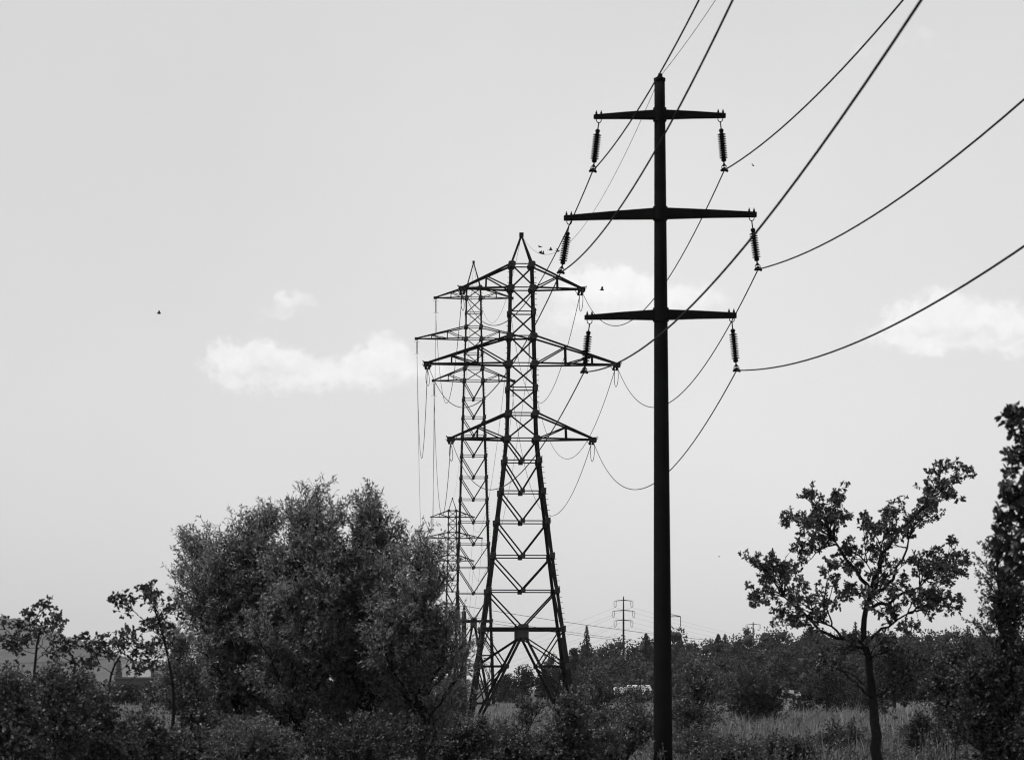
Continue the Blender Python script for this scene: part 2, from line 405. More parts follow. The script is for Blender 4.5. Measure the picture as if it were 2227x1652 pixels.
# ------------------------------------------------------------------ tubular pole with three crossarms
DP = 80.0; SP = F / DP
proot = empty("power_pole", G(1442.5, DP), "tall dark tubular steel power pole with three crossarms, the biggest pole", "power pole")
pl = lambda px, py, dy=0.0: P(px, py, DP) + np.array([0, dy, 0]) - np.array(proot.location)
b = MB()
zz = np.linspace(-.1, CAMZ + (HZ - 172) / SP, 30)
rows = HZ - (zz - CAMZ) * SP
cx_ = np.interp(rows, [172, 1650], [1434.5, 1442]); rr = np.interp(rows, [172, 1650], [11.4, 21]) / SP
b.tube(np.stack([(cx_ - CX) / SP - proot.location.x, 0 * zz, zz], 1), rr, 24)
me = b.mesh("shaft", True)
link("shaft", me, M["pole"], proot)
b = MB(); tp = pl(1434.5, 172); b.tube([tp - (0, 0, .06), tp + (0, 0, .02)], .165, 20).tube([tp + (0, 0, .02), tp + (0, 0, .05)], [.15, .10], 20).box(tp + (0.02, 0, .09), (.12, .05, .12)); link("cap", b.mesh("cap"), M["pole"], proot)
ARMS = [((1291, 249.6, 258.7), (240, 259.2), (1578.4, 246.7, 256.8)), ((1226, 468.7, 479.6), (452.5, 476), (1645.8, 461.2, 472.2)), ((1271, 685.3, 695), (673.4, 695.4), (1602, 680, 691.8))]
for (l, mid, r) in ARMS:
    cxa = np.interp((mid[0] + mid[1]) / 2, [172, 1650], [1434.5, 1442])
    b = MB()
    secs = [(l[0], l[1], l[2], .06), (l[0] + 6, l[1] - .4, l[2] + .2, .07), ((l[0] + cxa) / 2, (l[1] + mid[0]) / 2 - .8, (l[2] + mid[1]) / 2 - .6, .10), (cxa, mid[0], mid[1], .15),
            ((r[0] + cxa) / 2, (r[1] + mid[0]) / 2 - .8, (r[2] + mid[1]) / 2 - .6, .10), (r[0] - 6, r[1] - .4, r[2] + .2, .07), (r[0], r[1], r[2], .06)]
    V = []
    for (x, t, bo, w) in secs:
        for (yy, ww) in ((t, -w), (t, w), (bo, w), (bo, -w)): V.append(pl(x, yy, ww))
    n = len(secs)
    Fs = [(i * 4 + j, i * 4 + (j + 1) % 4, i * 4 + 4 + (j + 1) % 4, i * 4 + 4 + j) for i in range(n - 1) for j in range(4)] + [(3, 2, 1, 0), (n * 4 - 4, n * 4 - 3, n * 4 - 2, n * 4 - 1)]
    b.add(V, Fs); arm = link("crossarm", b.mesh("crossarm"), M["pole"], proot)
    bm_ = arm.modifiers.new("bevel", 'BEVEL'); bm_.width = .012; bm_.segments = 2
    b = MB(); cen = pl(cxa, (mid[0] + mid[1]) / 2); wr = np.interp((mid[0] + mid[1]) / 2, [172, 1650], [11.4, 21]) / SP
    b.tube([cen - (0, 0, .19), cen + (0, 0, .19)], wr + .035, 24); link("arm_collar", b.mesh("arm_collar"), M["pole"], arm)
    for (x, t, bo, sgn) in ((l[0], l[1], l[2], 1), (r[0], r[1], r[2], -1)):
        for q in (6, 16.5):
            b = MB(); p = pl(x + sgn * q, t - 1); b.tube([p - (0, 0, .02), p + (0, 0, .05), p + (0, 0, .06), p + (0, 0, .11)], [.03, .03, .018, .008], 8); link("bolt", b.mesh("bolt"), M["pole"], arm)

SHED = None
def lathe(prof, n=16):
    V = []; m = len(prof)
    for (r, z) in prof:
        for j in range(n):
            a = 2 * math.pi * j / n; V.append((r * math.cos(a), r * math.sin(a), z))
    return V, [(i * n + j, i * n + (j + 1) % n, (i + 1) * n + (j + 1) % n, (i + 1) * n + j) for i in range(m - 1) for j in range(n)]
def pole_insulator(loop, a, e, clamp, label):
    """loop, a (top of the ribbed rod), e (its foot), clamp: picture points at the pole"""
    global SHED
    p0, pa, pe, pc = [P(q[0], q[1], DP) for q in (loop, a, e, clamp)]
    root = empty("insulator_string", p0, label, "insulator", "ribbed insulators hanging from the tubular pole")
    ax = pe - pa; Ln = np.linalg.norm(ax); d, u, w = frame(ax)
    def lk(nm, b, m="insul", sm=True): return link(nm, b.mesh(nm, sm), M[m], root)
    L = lambda p: p - p0
    # U shackle, link, rod, sheds, bottom fitting, clamp
    th = np.linspace(0, math.pi, 11); us = np.stack([.068 * np.cos(th), 0 * th, -.075 * np.sin(th) - .03], 1)
    us = np.concatenate([[[.068, 0, .09]], us, [[-.068, 0, .09]]]); b = MB(); b.tube(us, .014, 6); lk("shackle", b, "pole")
    b = MB(); b.tube([L(p0) - (0, 0, .105), L(pa)], .017, 6); lk("link", b, "pole")
    b = MB(); t = np.linspace(0, 1, 13); rr = np.array([.03, .06, .07, .055, .044, .044, .044, .044, .044, .06, .075, .065, .03])
    tt = np.array([0, .02, .06, .1, .14, .3, .5, .7, .86, .9, .94, .98, 1.0]); b.tube(L(pa) + tt[:, None] * ax, rr, 12); lk("rod", b)
    if SHED is None:
        b = MB(); V, Fs = lathe([(.045, .014), (.08, -.002), (.118, -.022), (.12, -.029), (.08, -.014), (.045, -.006)], 18); b.add(V, Fs); SHED = b.mesh("shed", True); SHED.materials.append(M["insul"])
    for k in range(11):
        o = link("shed", SHED, None, root, L(pa + ax * (.15 + .70 * k / 10)))
        o.rotation_euler = Vector(-ax).to_track_quat('Z', 'Y').to_euler()
    b = MB(); q = L(pe); c = L(pc); dn = c - q; dn /= np.linalg.norm(dn)
    b.tube([q, q + dn * .05], .02, 8).tube([q + dn * .04, q + dn * .12], [.02, .065], 4); yk = lk("yoke", b, "pole", False)
    for sx in (-1, 1):
        b = MB(); b.tube([q + dn * .1 + (sx * .055, 0, 0), q + dn * .16 + (sx * .075, 0, 0), c + (sx * .07, 0, .02)], .010, 6); lk("hanger", b, "pole").parent = yk
    b = MB(); b.tube([c + (-.10, -.06, -.03), c + (-.05, -.03, .01), c + (.05, .03, .01), c + (.10, .06, -.03)], [.03, .05, .05, .03], 8).box(c + (0, 0, .04), (.07, .09, .08)); lk("clamp", b, "pole", False)
    return pc
INS = {}
INS['TL'] = pole_insulator((1302.4, 259), (1300.2, 281), (1292, 354), (1289.3, 371.5), "ribbed insulator hanging under the left end of the pole's top crossarm")
INS['TR'] = pole_insulator((1566.5, 257), (1568.3, 280), (1574.4, 352), (1575.5, 370), "ribbed insulator hanging under the right end of the pole's top crossarm")
INS['ML'] = pole_insulator((1238, 480), (1234.8, 504), (1223.4, 575), (1219.5, 592), "ribbed insulator hanging under the left end of the pole's longest middle crossarm")
INS['MR'] = pole_insulator((1634.8, 472), (1637, 496), (1646.2, 568), (1648.9, 585.5), "ribbed insulator hanging under the right end of the pole's longest middle crossarm")
INS['BL'] = pole_insulator((1282.3, 696), (1280, 719.5), (1272.4, 793), (1270.4, 808.5), "ribbed insulator hanging under the left end of the pole's lowest crossarm")
INS['BR'] = pole_insulator((1592, 692), (1593.4, 715), (1600.4, 788), (1602.2, 805), "ribbed insulator hanging under the right end of the pole's lowest crossarm")

# ------------------------------------------------------------------ wires
def span(a, c, sag, n=40):
    t = np.linspace(0, 1, n)[:, None]; p = a * (1 - t) + c * t; p[:, 2] -= 4 * sag * (t * (1 - t))[:, 0]; return p
def wire(name, pts, r, label, group):
    b = MB(); b.tube(pts, r, 6); o = link(name, b.mesh(name, True), M["wire"]); return tag(o, label, "wire", group)
GW = "wires strung between the tubular pole and the nearest tower"
side = {'T': 0, 'M': 1, 'B': 2}; nameA = {'T': "top", 'M': "middle", 'B': "lowest"}; nameS = {'L': "left", 'R': "right"}
FRONT = {'MR': (-.1135, .001657), 'BR': (-.1138, .001654), 'TR': (-.1084, .001695), 'BL': (-.1084, .001651), 'ML': (-.1056, .001745), 'TL': (-.0975, .001638), 'E': (-.0901, .001257)}
def front(p, k):
    a, b_ = FRONT[k]; t = np.linspace(0, 125, 70)[1:]
    return np.stack([p[0] + .05 * t, p[1] - t, p[2] + a * t + b_ * t * t], 1)
STR = 1.5                                    # length of a strain string
def strain(p, toward, label):
    """double-rod tension insulator from an arm tip along the wire"""
    d = toward / np.linalg.norm(toward); _, u, w = frame(d)
    root = empty("strain_insulator", p, label, "insulator", "tension insulators at the nearest tower's arm tips")
    for s in (-1, 1):
        b = MB(); t = np.linspace(.12, STR - .1, 27); r = np.where(np.arange(27) % 2 == 0, .05, .085); r[0] = r[-1] = .03
        b.tube(u * s * .11 + t[:, None] * d, r, 8); link("rod", b.mesh("rod", True), M["insul"], root)
    for q in (.08, STR - .06):
        b = MB(); b.tube([u * -.15 + d * q, u * .15 + d * q], .03, 6).tube([d * (q - .08), d * (q + .08)], .025, 6); link("yoke", b.mesh("yoke"), M["steel"], root)
    for s in (-1, 1):
        for q, k in ((.1, 1), (STR - .1, -1)):
            th = np.linspace(0, 1.5, 7)
            b = MB(); b.tube(d * q + u * s * (.12 + .22 * np.sin(th))[:, None] + d * (k * .28 * (1 - np.cos(th)))[:, None] + w * (.26 * np.sin(th))[:, None], .02, 5); link("arcing_horn", b.mesh("arcing_horn"), M["steel"], root)
    return p + d * STR
GW2 = "wires strung from the nearest tower to the towers behind it"
susp_len = 2.25
def suspension(p, label, grp):
    root = empty("suspension_insulator", p, label, "insulator", grp)
    b = MB(); t = np.linspace(.3, susp_len - .45, 31); r = np.where(np.arange(31) % 2 == 0, .045, .085)
    b.tube(np.stack([0 * t, 0 * t, -t], 1), r, 8); link("rod", b.mesh("rod", True), M["insul"], root)
    b = MB(); b.tube([(0, 0, 0), (0, 0, -susp_len)], .022, 6).tube([(0, -.12, -susp_len + .02), (0, .12, -susp_len + .02)], .045, 6); link("link", b.mesh("link"), M["steel"], root)
    for q in (.34, susp_len - .5):
        th = np.linspace(-1.2, 1.2, 9)
        b = MB(); b.tube(np.stack([.36 * np.sin(th), 0 * th, -q - .12 * (1 - np.cos(th))], 1), .014, 5); link("arcing_horn", b.mesh("arcing_horn"), M["steel"], root)
    return p - np.array([0, 0, susp_len])
for k, pc in INS.items():
    ai, s = side[k[0]], (-1 if k[1] == 'L' else 1)
    tp = tip1[(ai, s)]
    where = f"{nameS[k[1]]} end of the nearest tower's {nameA[k[0]]} crossarm"
    # towards the pole
    sag1 = 3.25
    d1 = (pc - tp) / np.linalg.norm(pc - tp) + np.array([0, 0, -4 * sag1 / np.linalg.norm(pc - tp)])
    e1 = strain(tp, d1, f"tension insulator facing the pole at the {where}")
    pts = np.concatenate([span(e1, pc, sag1), front(pc, k)])
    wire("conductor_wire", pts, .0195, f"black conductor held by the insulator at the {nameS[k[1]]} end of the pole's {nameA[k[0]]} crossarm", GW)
    # towards the second tower
    p2 = suspension(tip2[(ai, s)], f"insulator hanging from the {nameS[k[1]]} tip of the middle tower's {nameA[k[0]]} crossarm", "hanging insulators of the middle tower")
    p3 = suspension(tip3[(ai, s)], f"insulator hanging from the {nameS[k[1]]} tip of the farthest tower's {nameA[k[0]]} crossarm", "hanging insulators of the farthest tower")
    sag2 = 9.1
    d2 = (p2 - tp) / np.linalg.norm(p2 - tp) + np.array([0, 0, -4 * sag2 / np.linalg.norm(p2 - tp)])
    e2 = strain(tp, d2, f"tension insulator facing the middle tower at the {where}")
    pts = np.concatenate([span(e2, p2, sag2 - .4), span(p2, p3, 9.5, 50)[1:], span(p3, p3 + (p3 - p2) * np.array([1, 1, 0]) - np.array([0, 0, 8.0]), 9, 30)[1:]])
    wire("conductor_wire", pts, .022, f"thin conductor running back from the {where}", GW2)
    lp = np.array([e1 + (0, 0, 0), tp + np.array([.1 * s, -.5, -1.0]), tp + np.array([0, 0, -1.45]), tp + np.array([-.1 * s, .5, -1.15]), e2])
    tq = np.linspace(0, 1, 21); base5 = np.linspace(0, 1, 5)
    cf = [np.polyfit(base5, lp[:, i], 4) for i in range(3)]
    b = MB(); b.tube(np.stack([np.polyval(c_, tq) for c_ in cf], 1), .02, 6)
    tag(link("jumper_loop", b.mesh("jumper_loop", True), M["wire"]), f"hanging jumper cable loop at the {where}", "wire", "jumper loops of the nearest tower")
pole_top = P(1435.2, 167, DP)
wire("ground_wire", np.concatenate([span(pk1, pole_top, 2.85), front(pole_top, 'E')]), .008, "hair-thin earth wire over the top of the tubular pole", GW)
wire("ground_wire", np.concatenate([span(pk1, pk2, 6.5), span(pk2, pk3, 7, 50)[1:]]), .012, "hair-thin earth wire running back from the nearest tower's peak", GW2)

# ------------------------------------------------------------------ smaller poles and lines
def wood_pole(px, top, D, w, label, arm_row, arm_half):
    root = empty("wooden_pole", G(px, D), label, "power pole"); S = F / D; h = CAMZ + (HZ - top) / S
    b = MB(); b.tube([(0, 0, -.2), (0, 0, h * .5), (0, 0, h - .02), (0, 0, h)], [w / S / 2, w / S / 2.15, w / S / 2.4, w / S / 4], 14); link("shaft", b.mesh("shaft", True), M["wood_pole"], root)
    za = CAMZ + (HZ - arm_row) / S
    b = MB(); b.box((0, -.16, za), (2 * arm_half / S, .1, .1)); link("crossarm", b.mesh("crossarm"), M["wood_pole"], root)
    out = []
    for q in (-.92, .92):
        b = MB(); b.tube([(q * arm_half / S, -.16, za + .04), (q * arm_half / S, -.16, za + .1), (q * arm_half / S, -.16, za + .12), (q * arm_half / S, -.16, za + .26)], [.02, .02, .06, .04], 8); link("pin_insulator", b.mesh("pin_insulator", True), M["insul"], root)
        out.append(G(px, D) + np.array([q * arm_half / S, -.16, za + .26]))
    b = MB(); b.tube([(0, 0, h), (0, 0, h + .1), (0, 0, h + .3)], [.02, .06, .04], 8); link("pin_insulator", b.mesh("pin_insulator", True), M["insul"], root)
    out.append(G(px, D) + np.array([0, 0, h + .3])); return out
wp = wood_pole(1009, 1328, 165, 12, "plain wooden pole with short crossarm behind the right edge of the willows", 1352, 24)
GW3 = "low voltage wires crossing the meadow"
wire("conductor_wire", np.concatenate([span(P(-200, 1408, 250), wp[2], .9), span(wp[2], P(2420, 1384, 300), 2.1)[1:]]), .014, "long low wire from the wooden pole's top across in front of the wood", GW3)
wire("conductor_wire", np.concatenate([span(P(-200, 1441, 250), wp[0], .9), span(wp[0], P(2420, 1408, 300), 1.9)[1:]]), .012, "low wire from the wooden pole's crossarm, crossing the wood lowest", GW3)
wire("conductor_wire", np.concatenate([span(P(-200, 1443, 252), wp[1], .9), span(wp[1], P(2420, 1410, 302), 1.9)[1:]]), .010, "second low wire from the wooden pole's crossarm, beside the lowest one", GW3)

def far_pole(name, px, top, D, arms, w, strl, label):
    root = empty(name, G(px, D) + (0, 0, float(terrain((px - CX) * D / F, D))), label, "power pole"); S = F / D; z0 = root.location.z; h = CAMZ + (HZ - top) / S - z0
    b = MB(); b.tube([(0, 0, -1), (0, 0, h * .7), (0, 0, h)], [w, w * .8, w * .45], 10); link("shaft", b.mesh("shaft", True), M["pole"], root)
    res = []
    for (row, half) in arms:
        za = CAMZ + (HZ - row) / S - z0
        b = MB(); b.tube([(-half / S, 0, za), (0, 0, za + .2), (half / S, 0, za)], [.08, .15, .08], 6); link("crossarm", b.mesh("crossarm"), M["pole"], root)
        for s in (-1, 1):
            b = MB(); x = s * (half / S - .1)
            for q in (-.28, .28): b.tube([(x + q, 0, za), (x + q, 0, za - strl + .35), (x, 0, za - strl)], .06, 6)
            link("insulator", b.mesh("insulator"), M["insul"], root)
            res.append(G(px, D) + np.array([x, 0, za + z0 - strl]))
    return res
fp = far_pole("power_pole", 1356, 1296, 760, [(1306, 19), (1328, 23), (1349, 19)], .30, 1.75, "distant slim pole with three short crossarms above the wood")
fp2 = far_pole("power_pole", 1638, 1352, 1150, [(1357.5, 15)], .42, 1.9, "tiny distant pole with one crossarm peeping over the wood")
GW4 = "faint far wires around the distant pole"
hw_ = {0: "upper left", 1: "upper right", 2: "middle left", 3: "middle right", 4: "lower left", 5: "lower right"}
for i, p in enumerate(fp):
    q = P(560 + 12 * i, 1455 + 7 * i, 1900); q2 = P(2300 + 20 * i, 1392 + 4 * i, 1500)
    wire("conductor_wire", np.concatenate([span(q, p, 14, 30), span(p, q2, 12, 30)[1:]]), .015, f"faint wire at the {hw_[i]} insulator of the distant slim pole", GW4)
# portal arm of a far mast beside the big pole
root = empty("far_mast", G(1447, 700) + (0, 0, float(terrain((1447 - CX) * 700 / F, 700))), "far mast whose outreaching arm shows right of the big pole shaft", "power pole")
S7 = F / 700; z7 = lambda y: CAMZ + (HZ - y) / S7 - root.location.z
b = MB(); b.tube([(0, 0, -1), (0, 0, z7(1330))], [.35, .2], 8); link("shaft", b.mesh("shaft"), M["pole"], root)
b = MB(); b.tube([(0, 0, z7(1333)), (33 / S7, 0, z7(1339.5))], .09, 5).tube([(0, 0, z7(1340)), (33 / S7, 0, z7(1340))], .09, 5); link("crossarm", b.mesh("crossarm"), M["pole"], root)
b = MB(); b.tube([(33 / S7, 0, z7(1340)), (33 / S7, 0, z7(1362))], .1, 5); link("insulator", b.mesh("insulator"), M["insul"], root)

# ------------------------------------------------------------------ vegetation
def unit(v): return v / (np.linalg.norm(v, axis=-1, keepdims=True) + 1e-9)
def tubes_np(A, B, ra, rb, n=3):
    """straight tapered prisms, vectorised"""
    d = unit(B - A); ref = np.where(np.abs(d[:, 2:3]) < .9, np.array([[0, 0, 1.0]]), np.array([[0, 1.0, 0]]))
    u = unit(np.cross(d, ref)); w = np.cross(d, u)
    a = np.arange(n) * 2 * math.pi / n
    ring = np.cos(a)[None, :, None] * u[:, None] + np.sin(a)[None, :, None] * w[:, None]
    V = np.concatenate([A[:, None] + ring * np.asarray(ra).reshape(-1, 1, 1), B[:, None] + ring * np.asarray(rb).reshape(-1, 1, 1)], 1)
    k = np.arange(len(A))[:, None] * 2 * n
    f = np.stack([np.stack([k[:, 0] + j, k[:, 0] + (j + 1) % n, k[:, 0] + n + (j + 1) % n, k[:, 0] + n + j], 1) for j in range(n)], 1).reshape(-1, 4)
    return V.reshape(-1, 3), f
def leaves_np(r, pos, d, L, W, broad):
    """folded leaves: narrow = 1 folded diamond, broad = 2 quads either side of the midrib"""
    n = len(pos); d = unit(d)
    up = r.normal(size=(n, 3)) * .8 + np.array([0, 0, .8])
    s = unit(np.cross(d, up)); nn = np.cross(s, d)
    L = L * (.65 + .6 * r.random((n, 1))); W = W * (.7 + .55 * r.random((n, 1)))
    if not broad:
        V = np.stack([pos, pos + d * L * .45 + s * W * .5 + nn * W * .15, pos + d * L - nn * L * .08, pos + d * L * .45 - s * W * .5 + nn * W * .15], 1)
        k = np.arange(n)[:, None] * 4; return V.reshape(-1, 3), np.concatenate([k + np.array([[0, 1, 2]]), k + np.array([[0, 2, 3]])])
    fold = nn * W * .18
    V = np.stack([pos, pos + d * L * .3 + s * W * .42 + fold, pos + d * L * .75 + s * W * .45 + fold * .8, pos + d * L - nn * L * .1,
                  pos + d * L * .75 - s * W * .45 + fold * .8, pos + d * L * .3 - s * W * .42 + fold], 1)
    k = np.arange(n)[:, None] * 6
    return V.reshape(-1, 3), np.concatenate([k + np.array([[0, 1, 2, 3]]), k + np.array([[0, 3, 4, 5]])])

def plant(name, label, cat, trunk, r0, tips, *, seed, leaf, leafmat, broad=False, nb=10, bl=.8, nt=6, tl=.35, nl=10, u0=.25, upb=.3, droop=0.0, tipw=1.0,
          barkmat="bark", group=None, limb_r=None, spread=.8, rosette=False, start_lo=.15, hier=0):
    """trunk: world polyline; tips: (n,3) limb ends; every limb carries branchlets > twigs > leaves"""
    r = np.random.default_rng(seed); trunk = np.asarray(trunk, float); tips = np.asarray(tips, float)
    base = trunk[0].copy(); root = empty(name, base, label, cat, group)
    seglen = np.r_[0, np.cumsum(np.linalg.norm(np.diff(trunk, axis=0), axis=1))]; tot = seglen[-1]
    at = lambda s: np.stack([np.interp(s, seglen, trunk[:, i]) for i in range(3)], -1)
    A, B, RA, RB = [], [], [], []
    nseg = 14; ss_ = np.linspace(0, tot, nseg + 1); tp = at(ss_); tp[1:-1, :2] += r.normal(size=(nseg - 1, 2)) * r0 * .10
    tr_r = r0 * (1.0 - .62 * (ss_ / tot)); tr_r[0] *= 1.35
    mbt = MB(); mbt.tube(tp - base, tr_r, 10)
    LP, LU, LT, LL = [], [], [], []
    zt = trunk[:, 2]
    mains, lab = None, None
    if hier:
        cen = tips[r.choice(len(tips), hier, replace=False)]
        for _ in range(12):
            lab = np.argmin(((tips[:, None] - cen[None]) ** 2).sum(-1), 1)
            cen = np.array([tips[lab == k].mean(0) if (lab == k).any() else cen[k] for k in range(hier)])
        mains = []
        for k in range(hier):
            hd = np.linalg.norm(cen[k][:2] - at(tot * .7)[:2]); zs = cen[k][2] - (.5 + .4 * r.random()) * hd
            st = at(np.clip(np.interp(zs, zt, seglen), start_lo * tot, tot)); en = st + (cen[k] - st) * .86; Ln = np.linalg.norm(en - st) + 1e-6
            ctl = st + (en - st) * .5 + np.array([0, 0, -Ln * .10]) + r.normal(size=3) * Ln * .10
            t = np.linspace(0, 1, 10)[:, None]; c = (1 - t) ** 2 * st + 2 * t * (1 - t) * ctl + t * t * en; c[1:] += r.normal(size=(9, 3)) * Ln * .022
            lr = (limb_r or r0 * .42) * np.clip(Ln / (tot * .35 + .2), .5, 1.15); rad = lr * (1 - .72 * t[:, 0])
            A.append(c[:-1]); B.append(c[1:]); RA.append(rad[:-1]); RB.append(rad[1:]); mains.append((c, rad))
    for ti, tpt in enumerate(tips):
        hd = np.linalg.norm(tpt[:2] - at(tot * .6)[:2])
        zs = tpt[2] - (.55 + .5 * r.random()) * hd - .15 * tot * r.random()
        s0 = np.clip(np.interp(zs, zt, seglen), start_lo * tot, tot)
        st = at(s0)
        if mains is not None:
            mc, mr_ = mains[lab[ti]]; j = 3 + int(np.argmin(np.linalg.norm(mc[3:] - tpt, axis=1) + .5 * r.random(len(mc) - 3))); j = max(2, j - 1); st = mc[j]
        Ln = np.linalg.norm(tpt - st) + 1e-6
        ctl = st + (tpt - st) * .45 + np.array([0, 0, Ln * (.16 if tpt[2] < st[2] + .9 * Ln else .02)]) + r.normal(size=3) * Ln * .07
        t = np.linspace(0, 1, 9)[:, None]; c = (1 - t) ** 2 * st + 2 * t * (1 - t) * ctl + t * t * tpt
        c[1:-1] += r.normal(size=(7, 3)) * Ln * .018
        lr = (limb_r or r0 * .42) * np.clip(Ln / (tot * .8 + .2), .35, 1.1)
        if mains is not None: lr = min(mr_[j] * .7, .022)
        rad = lr * (1 - t[:, 0]) ** .8 + .006
        A.append(c[:-1]); B.append(c[1:]); RA.append(rad[:-1]); RB.append(rad[1:])
        u = u0 + (1 - u0) * (r.random(nb) ** (1 / tipw)); u[0] = 1.0
        k = u * 8; i = np.minimum(k.astype(int), 7); f = (k - i)[:, None]
        LP.append(c[i] * (1 - f) + c[i + 1] * f); LT.append(unit(c[i + 1] - c[i])); LU.append(u)
    A = np.concatenate(A); B = np.concatenate(B); RA = np.concatenate(RA); RB = np.concatenate(RB)
    V, f = tubes_np(A - base, B - base, RA, RB, 6)
    bp = np.concatenate(LP); bt = np.concatenate(LT); bu = np.concatenate(LU)
    bd = unit(bt * .75 + unit(r.normal(size=bp.shape)) * spread + np.array([0, 0, upb]))
    ln = bl * (1.15 - .6 * bu[:, None]) * (.6 + .7 * r.random((len(bp), 1)))
    be = bp + bd * ln + np.array([0, 0, -droop]) * ln ** 2
    V2, f2 = tubes_np(bp - base, be - base, np.full(len(bp), .012), np.full(len(bp), .004), 3)
    # twigs
    m = len(bp); tt = r.random((m, nt)) * .85 + .15; tt[:, 0] = 1.0
    tpz = (bp[:, None] * (1 - tt[..., None]) + be[:, None] * tt[..., None]).reshape(-1, 3)
    td = unit(np.repeat(bd, nt, 0) * .8 + unit(r.normal(size=(m * nt, 3))) * spread + np.array([0, 0, upb * .8]))
    tln = tl * (.5 + .8 * r.random((m * nt, 1))); te = tpz + td * tln + np.array([0, 0, -droop * .5]) * tln
    tk = slice(0, None, 4); q2 = len(tpz[tk]); V3, f3 = tubes_np(tpz[tk] - base, te[tk] - base, np.full(q2, .007), np.full(q2, .003), 3)
    # leaves
    q = len(tpz)
    lt = (.55 + .45 * r.random((q, nl))) if rosette else (.1 + .9 * r.random((q, nl)))
    lp = (tpz[:, None] * (1 - lt[..., None]) + te[:, None] * lt[..., None]).reshape(-1, 3)
    ld = np.repeat(td, nl, 0) * (.35 if rosette else .75) + unit(r.normal(size=(q * nl, 3))) * .85 + np.array([0, 0, -.18])
    V4, f4 = leaves_np(r, lp - base, ld, leaf[0], leaf[1], broad)
    tm = mbt; tv = np.concatenate(tm.v); nt0 = len(tv)
    tf = np.array([x for x in tm.f if len(x) == 4]);
    o1, o2, o3 = nt0, nt0 + len(V), nt0 + len(V) + len(V2)
    link("trunk", mesh_np("trunk", np.concatenate([tv, V, V2, V3]), [tf, f + o1, f2 + o2, f3 + o3], True), M[barkmat], root)
    link("crown", mesh_np("crown", V4, [f4]), M[leafmat], root)
    return root
def in_ell(r, ells, D, n, shell=.45):
    """points inside crown lobes (px,py,rx,ry), given true depth"""
    a = np.array([e[2] * e[3] for e in ells], float); pick = r.choice(len(ells), n, p=a / a.sum())
    v = unit(r.normal(size=(n, 3))) * (r.random((n, 1)) ** shell)
    S = F / D; out = []
    for k, q in zip(pick, v):
        px, py, rx, ry = ells[k][:4]; dy = ells[k][4] if len(ells[k]) > 4 else 0.0
        c = P(px, py, D) + np.array([0, dy, 0]); out.append(c + np.array([q[0] * rx / S, q[1] * rx * .9 / S, q[2] * ry / S]))
    out = np.array(out); out[:, 2] = np.maximum(out[:, 2], .3); return out
def pts3(lst, D, seed, dy=.5):
    r = np.random.default_rng(seed); return np.array([P(x, y, D) + np.array([0, r.normal() * dy, 0]) for x, y in lst])
def line(lst, D): return [P(x, y, D) if y is not None else G(x, D) + (0, 0, -.1) for x, y in lst]

GWIL = "willows clustered left of the towers"
def willow(label, base, top, D, ells, tips, n, seed, m="willow"):
    r = np.random.default_rng(seed)
    ells = [(e[0], e[1] + 8, e[2] - 14, e[3] - 10, float(np.interp(e[1], [1150, 1260, 1350, 1450, 1520], [.2, -.7, -.9, 0, .6]))) for e in ells]; tips = [(x, y + 26) for x, y in tips]
    t = np.concatenate([in_ell(r, ells, D, n), pts3(tips, D, seed)])
    return plant("willow_tree", label, "tree", line([(base, None), (base + 3, 1600), (base + (top[0] - base) * .5, (1560 + top[1]) / 2), top], D), .11, t, seed=seed + 1, leaf=(.118, .032), leafmat=m,
                 nb=15, bl=.85, nt=8, tl=.33, nl=7, upb=.45, spread=.68, group=GWIL, limb_r=.055, u0=.2)
willow("broad left willow of the clump with ragged feathery top", 520, (500, 1300), 70, [(590, 1400, 70, 90), (482, 1268, 74, 72), (560, 1200, 80, 70), (600, 1270, 70, 80), (540, 1290, 70, 60), (445, 1330, 50, 90), (520, 1370, 120, 110), (470, 1470, 100, 100), (560, 1500, 100, 110)],
       [(412, 1165), (428, 1180), (560, 1112), (520, 1140), (590, 1112), (402, 1245), (405, 1205), (400, 1300), (610, 1110), (470, 1165)], 105, 11)
willow("tallest willow of the clump, its pointed top highest against the sky", 650, (670, 1280), 69, [(725, 1390, 60, 100), (680, 1150, 50, 55), (650, 1230, 95, 75), (640, 1350, 120, 110), (640, 1480, 130, 110), (640, 1590, 150, 70), (720, 1270, 70, 80)],
       [(680, 1068), (668, 1080), (700, 1076), (720, 1110), (650, 1100), (640, 1120), (735, 1125)], 90, 21)
willow("dense willow with a narrow pointed top beside the tallest willow", 790, (800, 1290), 69.5, [(875, 1330, 50, 80), (800, 1165, 45, 60), (835, 1235, 65, 70), (790, 1300, 110, 100), (800, 1430, 130, 110), (790, 1570, 140, 80), (760, 1250, 60, 60)],
       [(790, 1090), (802, 1085), (825, 1110), (780, 1110), (850, 1140), (868, 1165), (880, 1200)], 90, 31)
willow("right-hand willow of the clump, leaning over the wooden pole", 915, (930, 1340), 68, [(908, 1262, 30, 40), (915, 1330, 46, 60), (935, 1405, 50, 60), (905, 1440, 70, 100), (890, 1560, 90, 80), (855, 1380, 60, 80)],
       [(920, 1180), (932, 1185), (950, 1200), (965, 1345), (998, 1385), (995, 1410), (940, 1280), (905, 1200), (1000, 1450)], 66, 41)
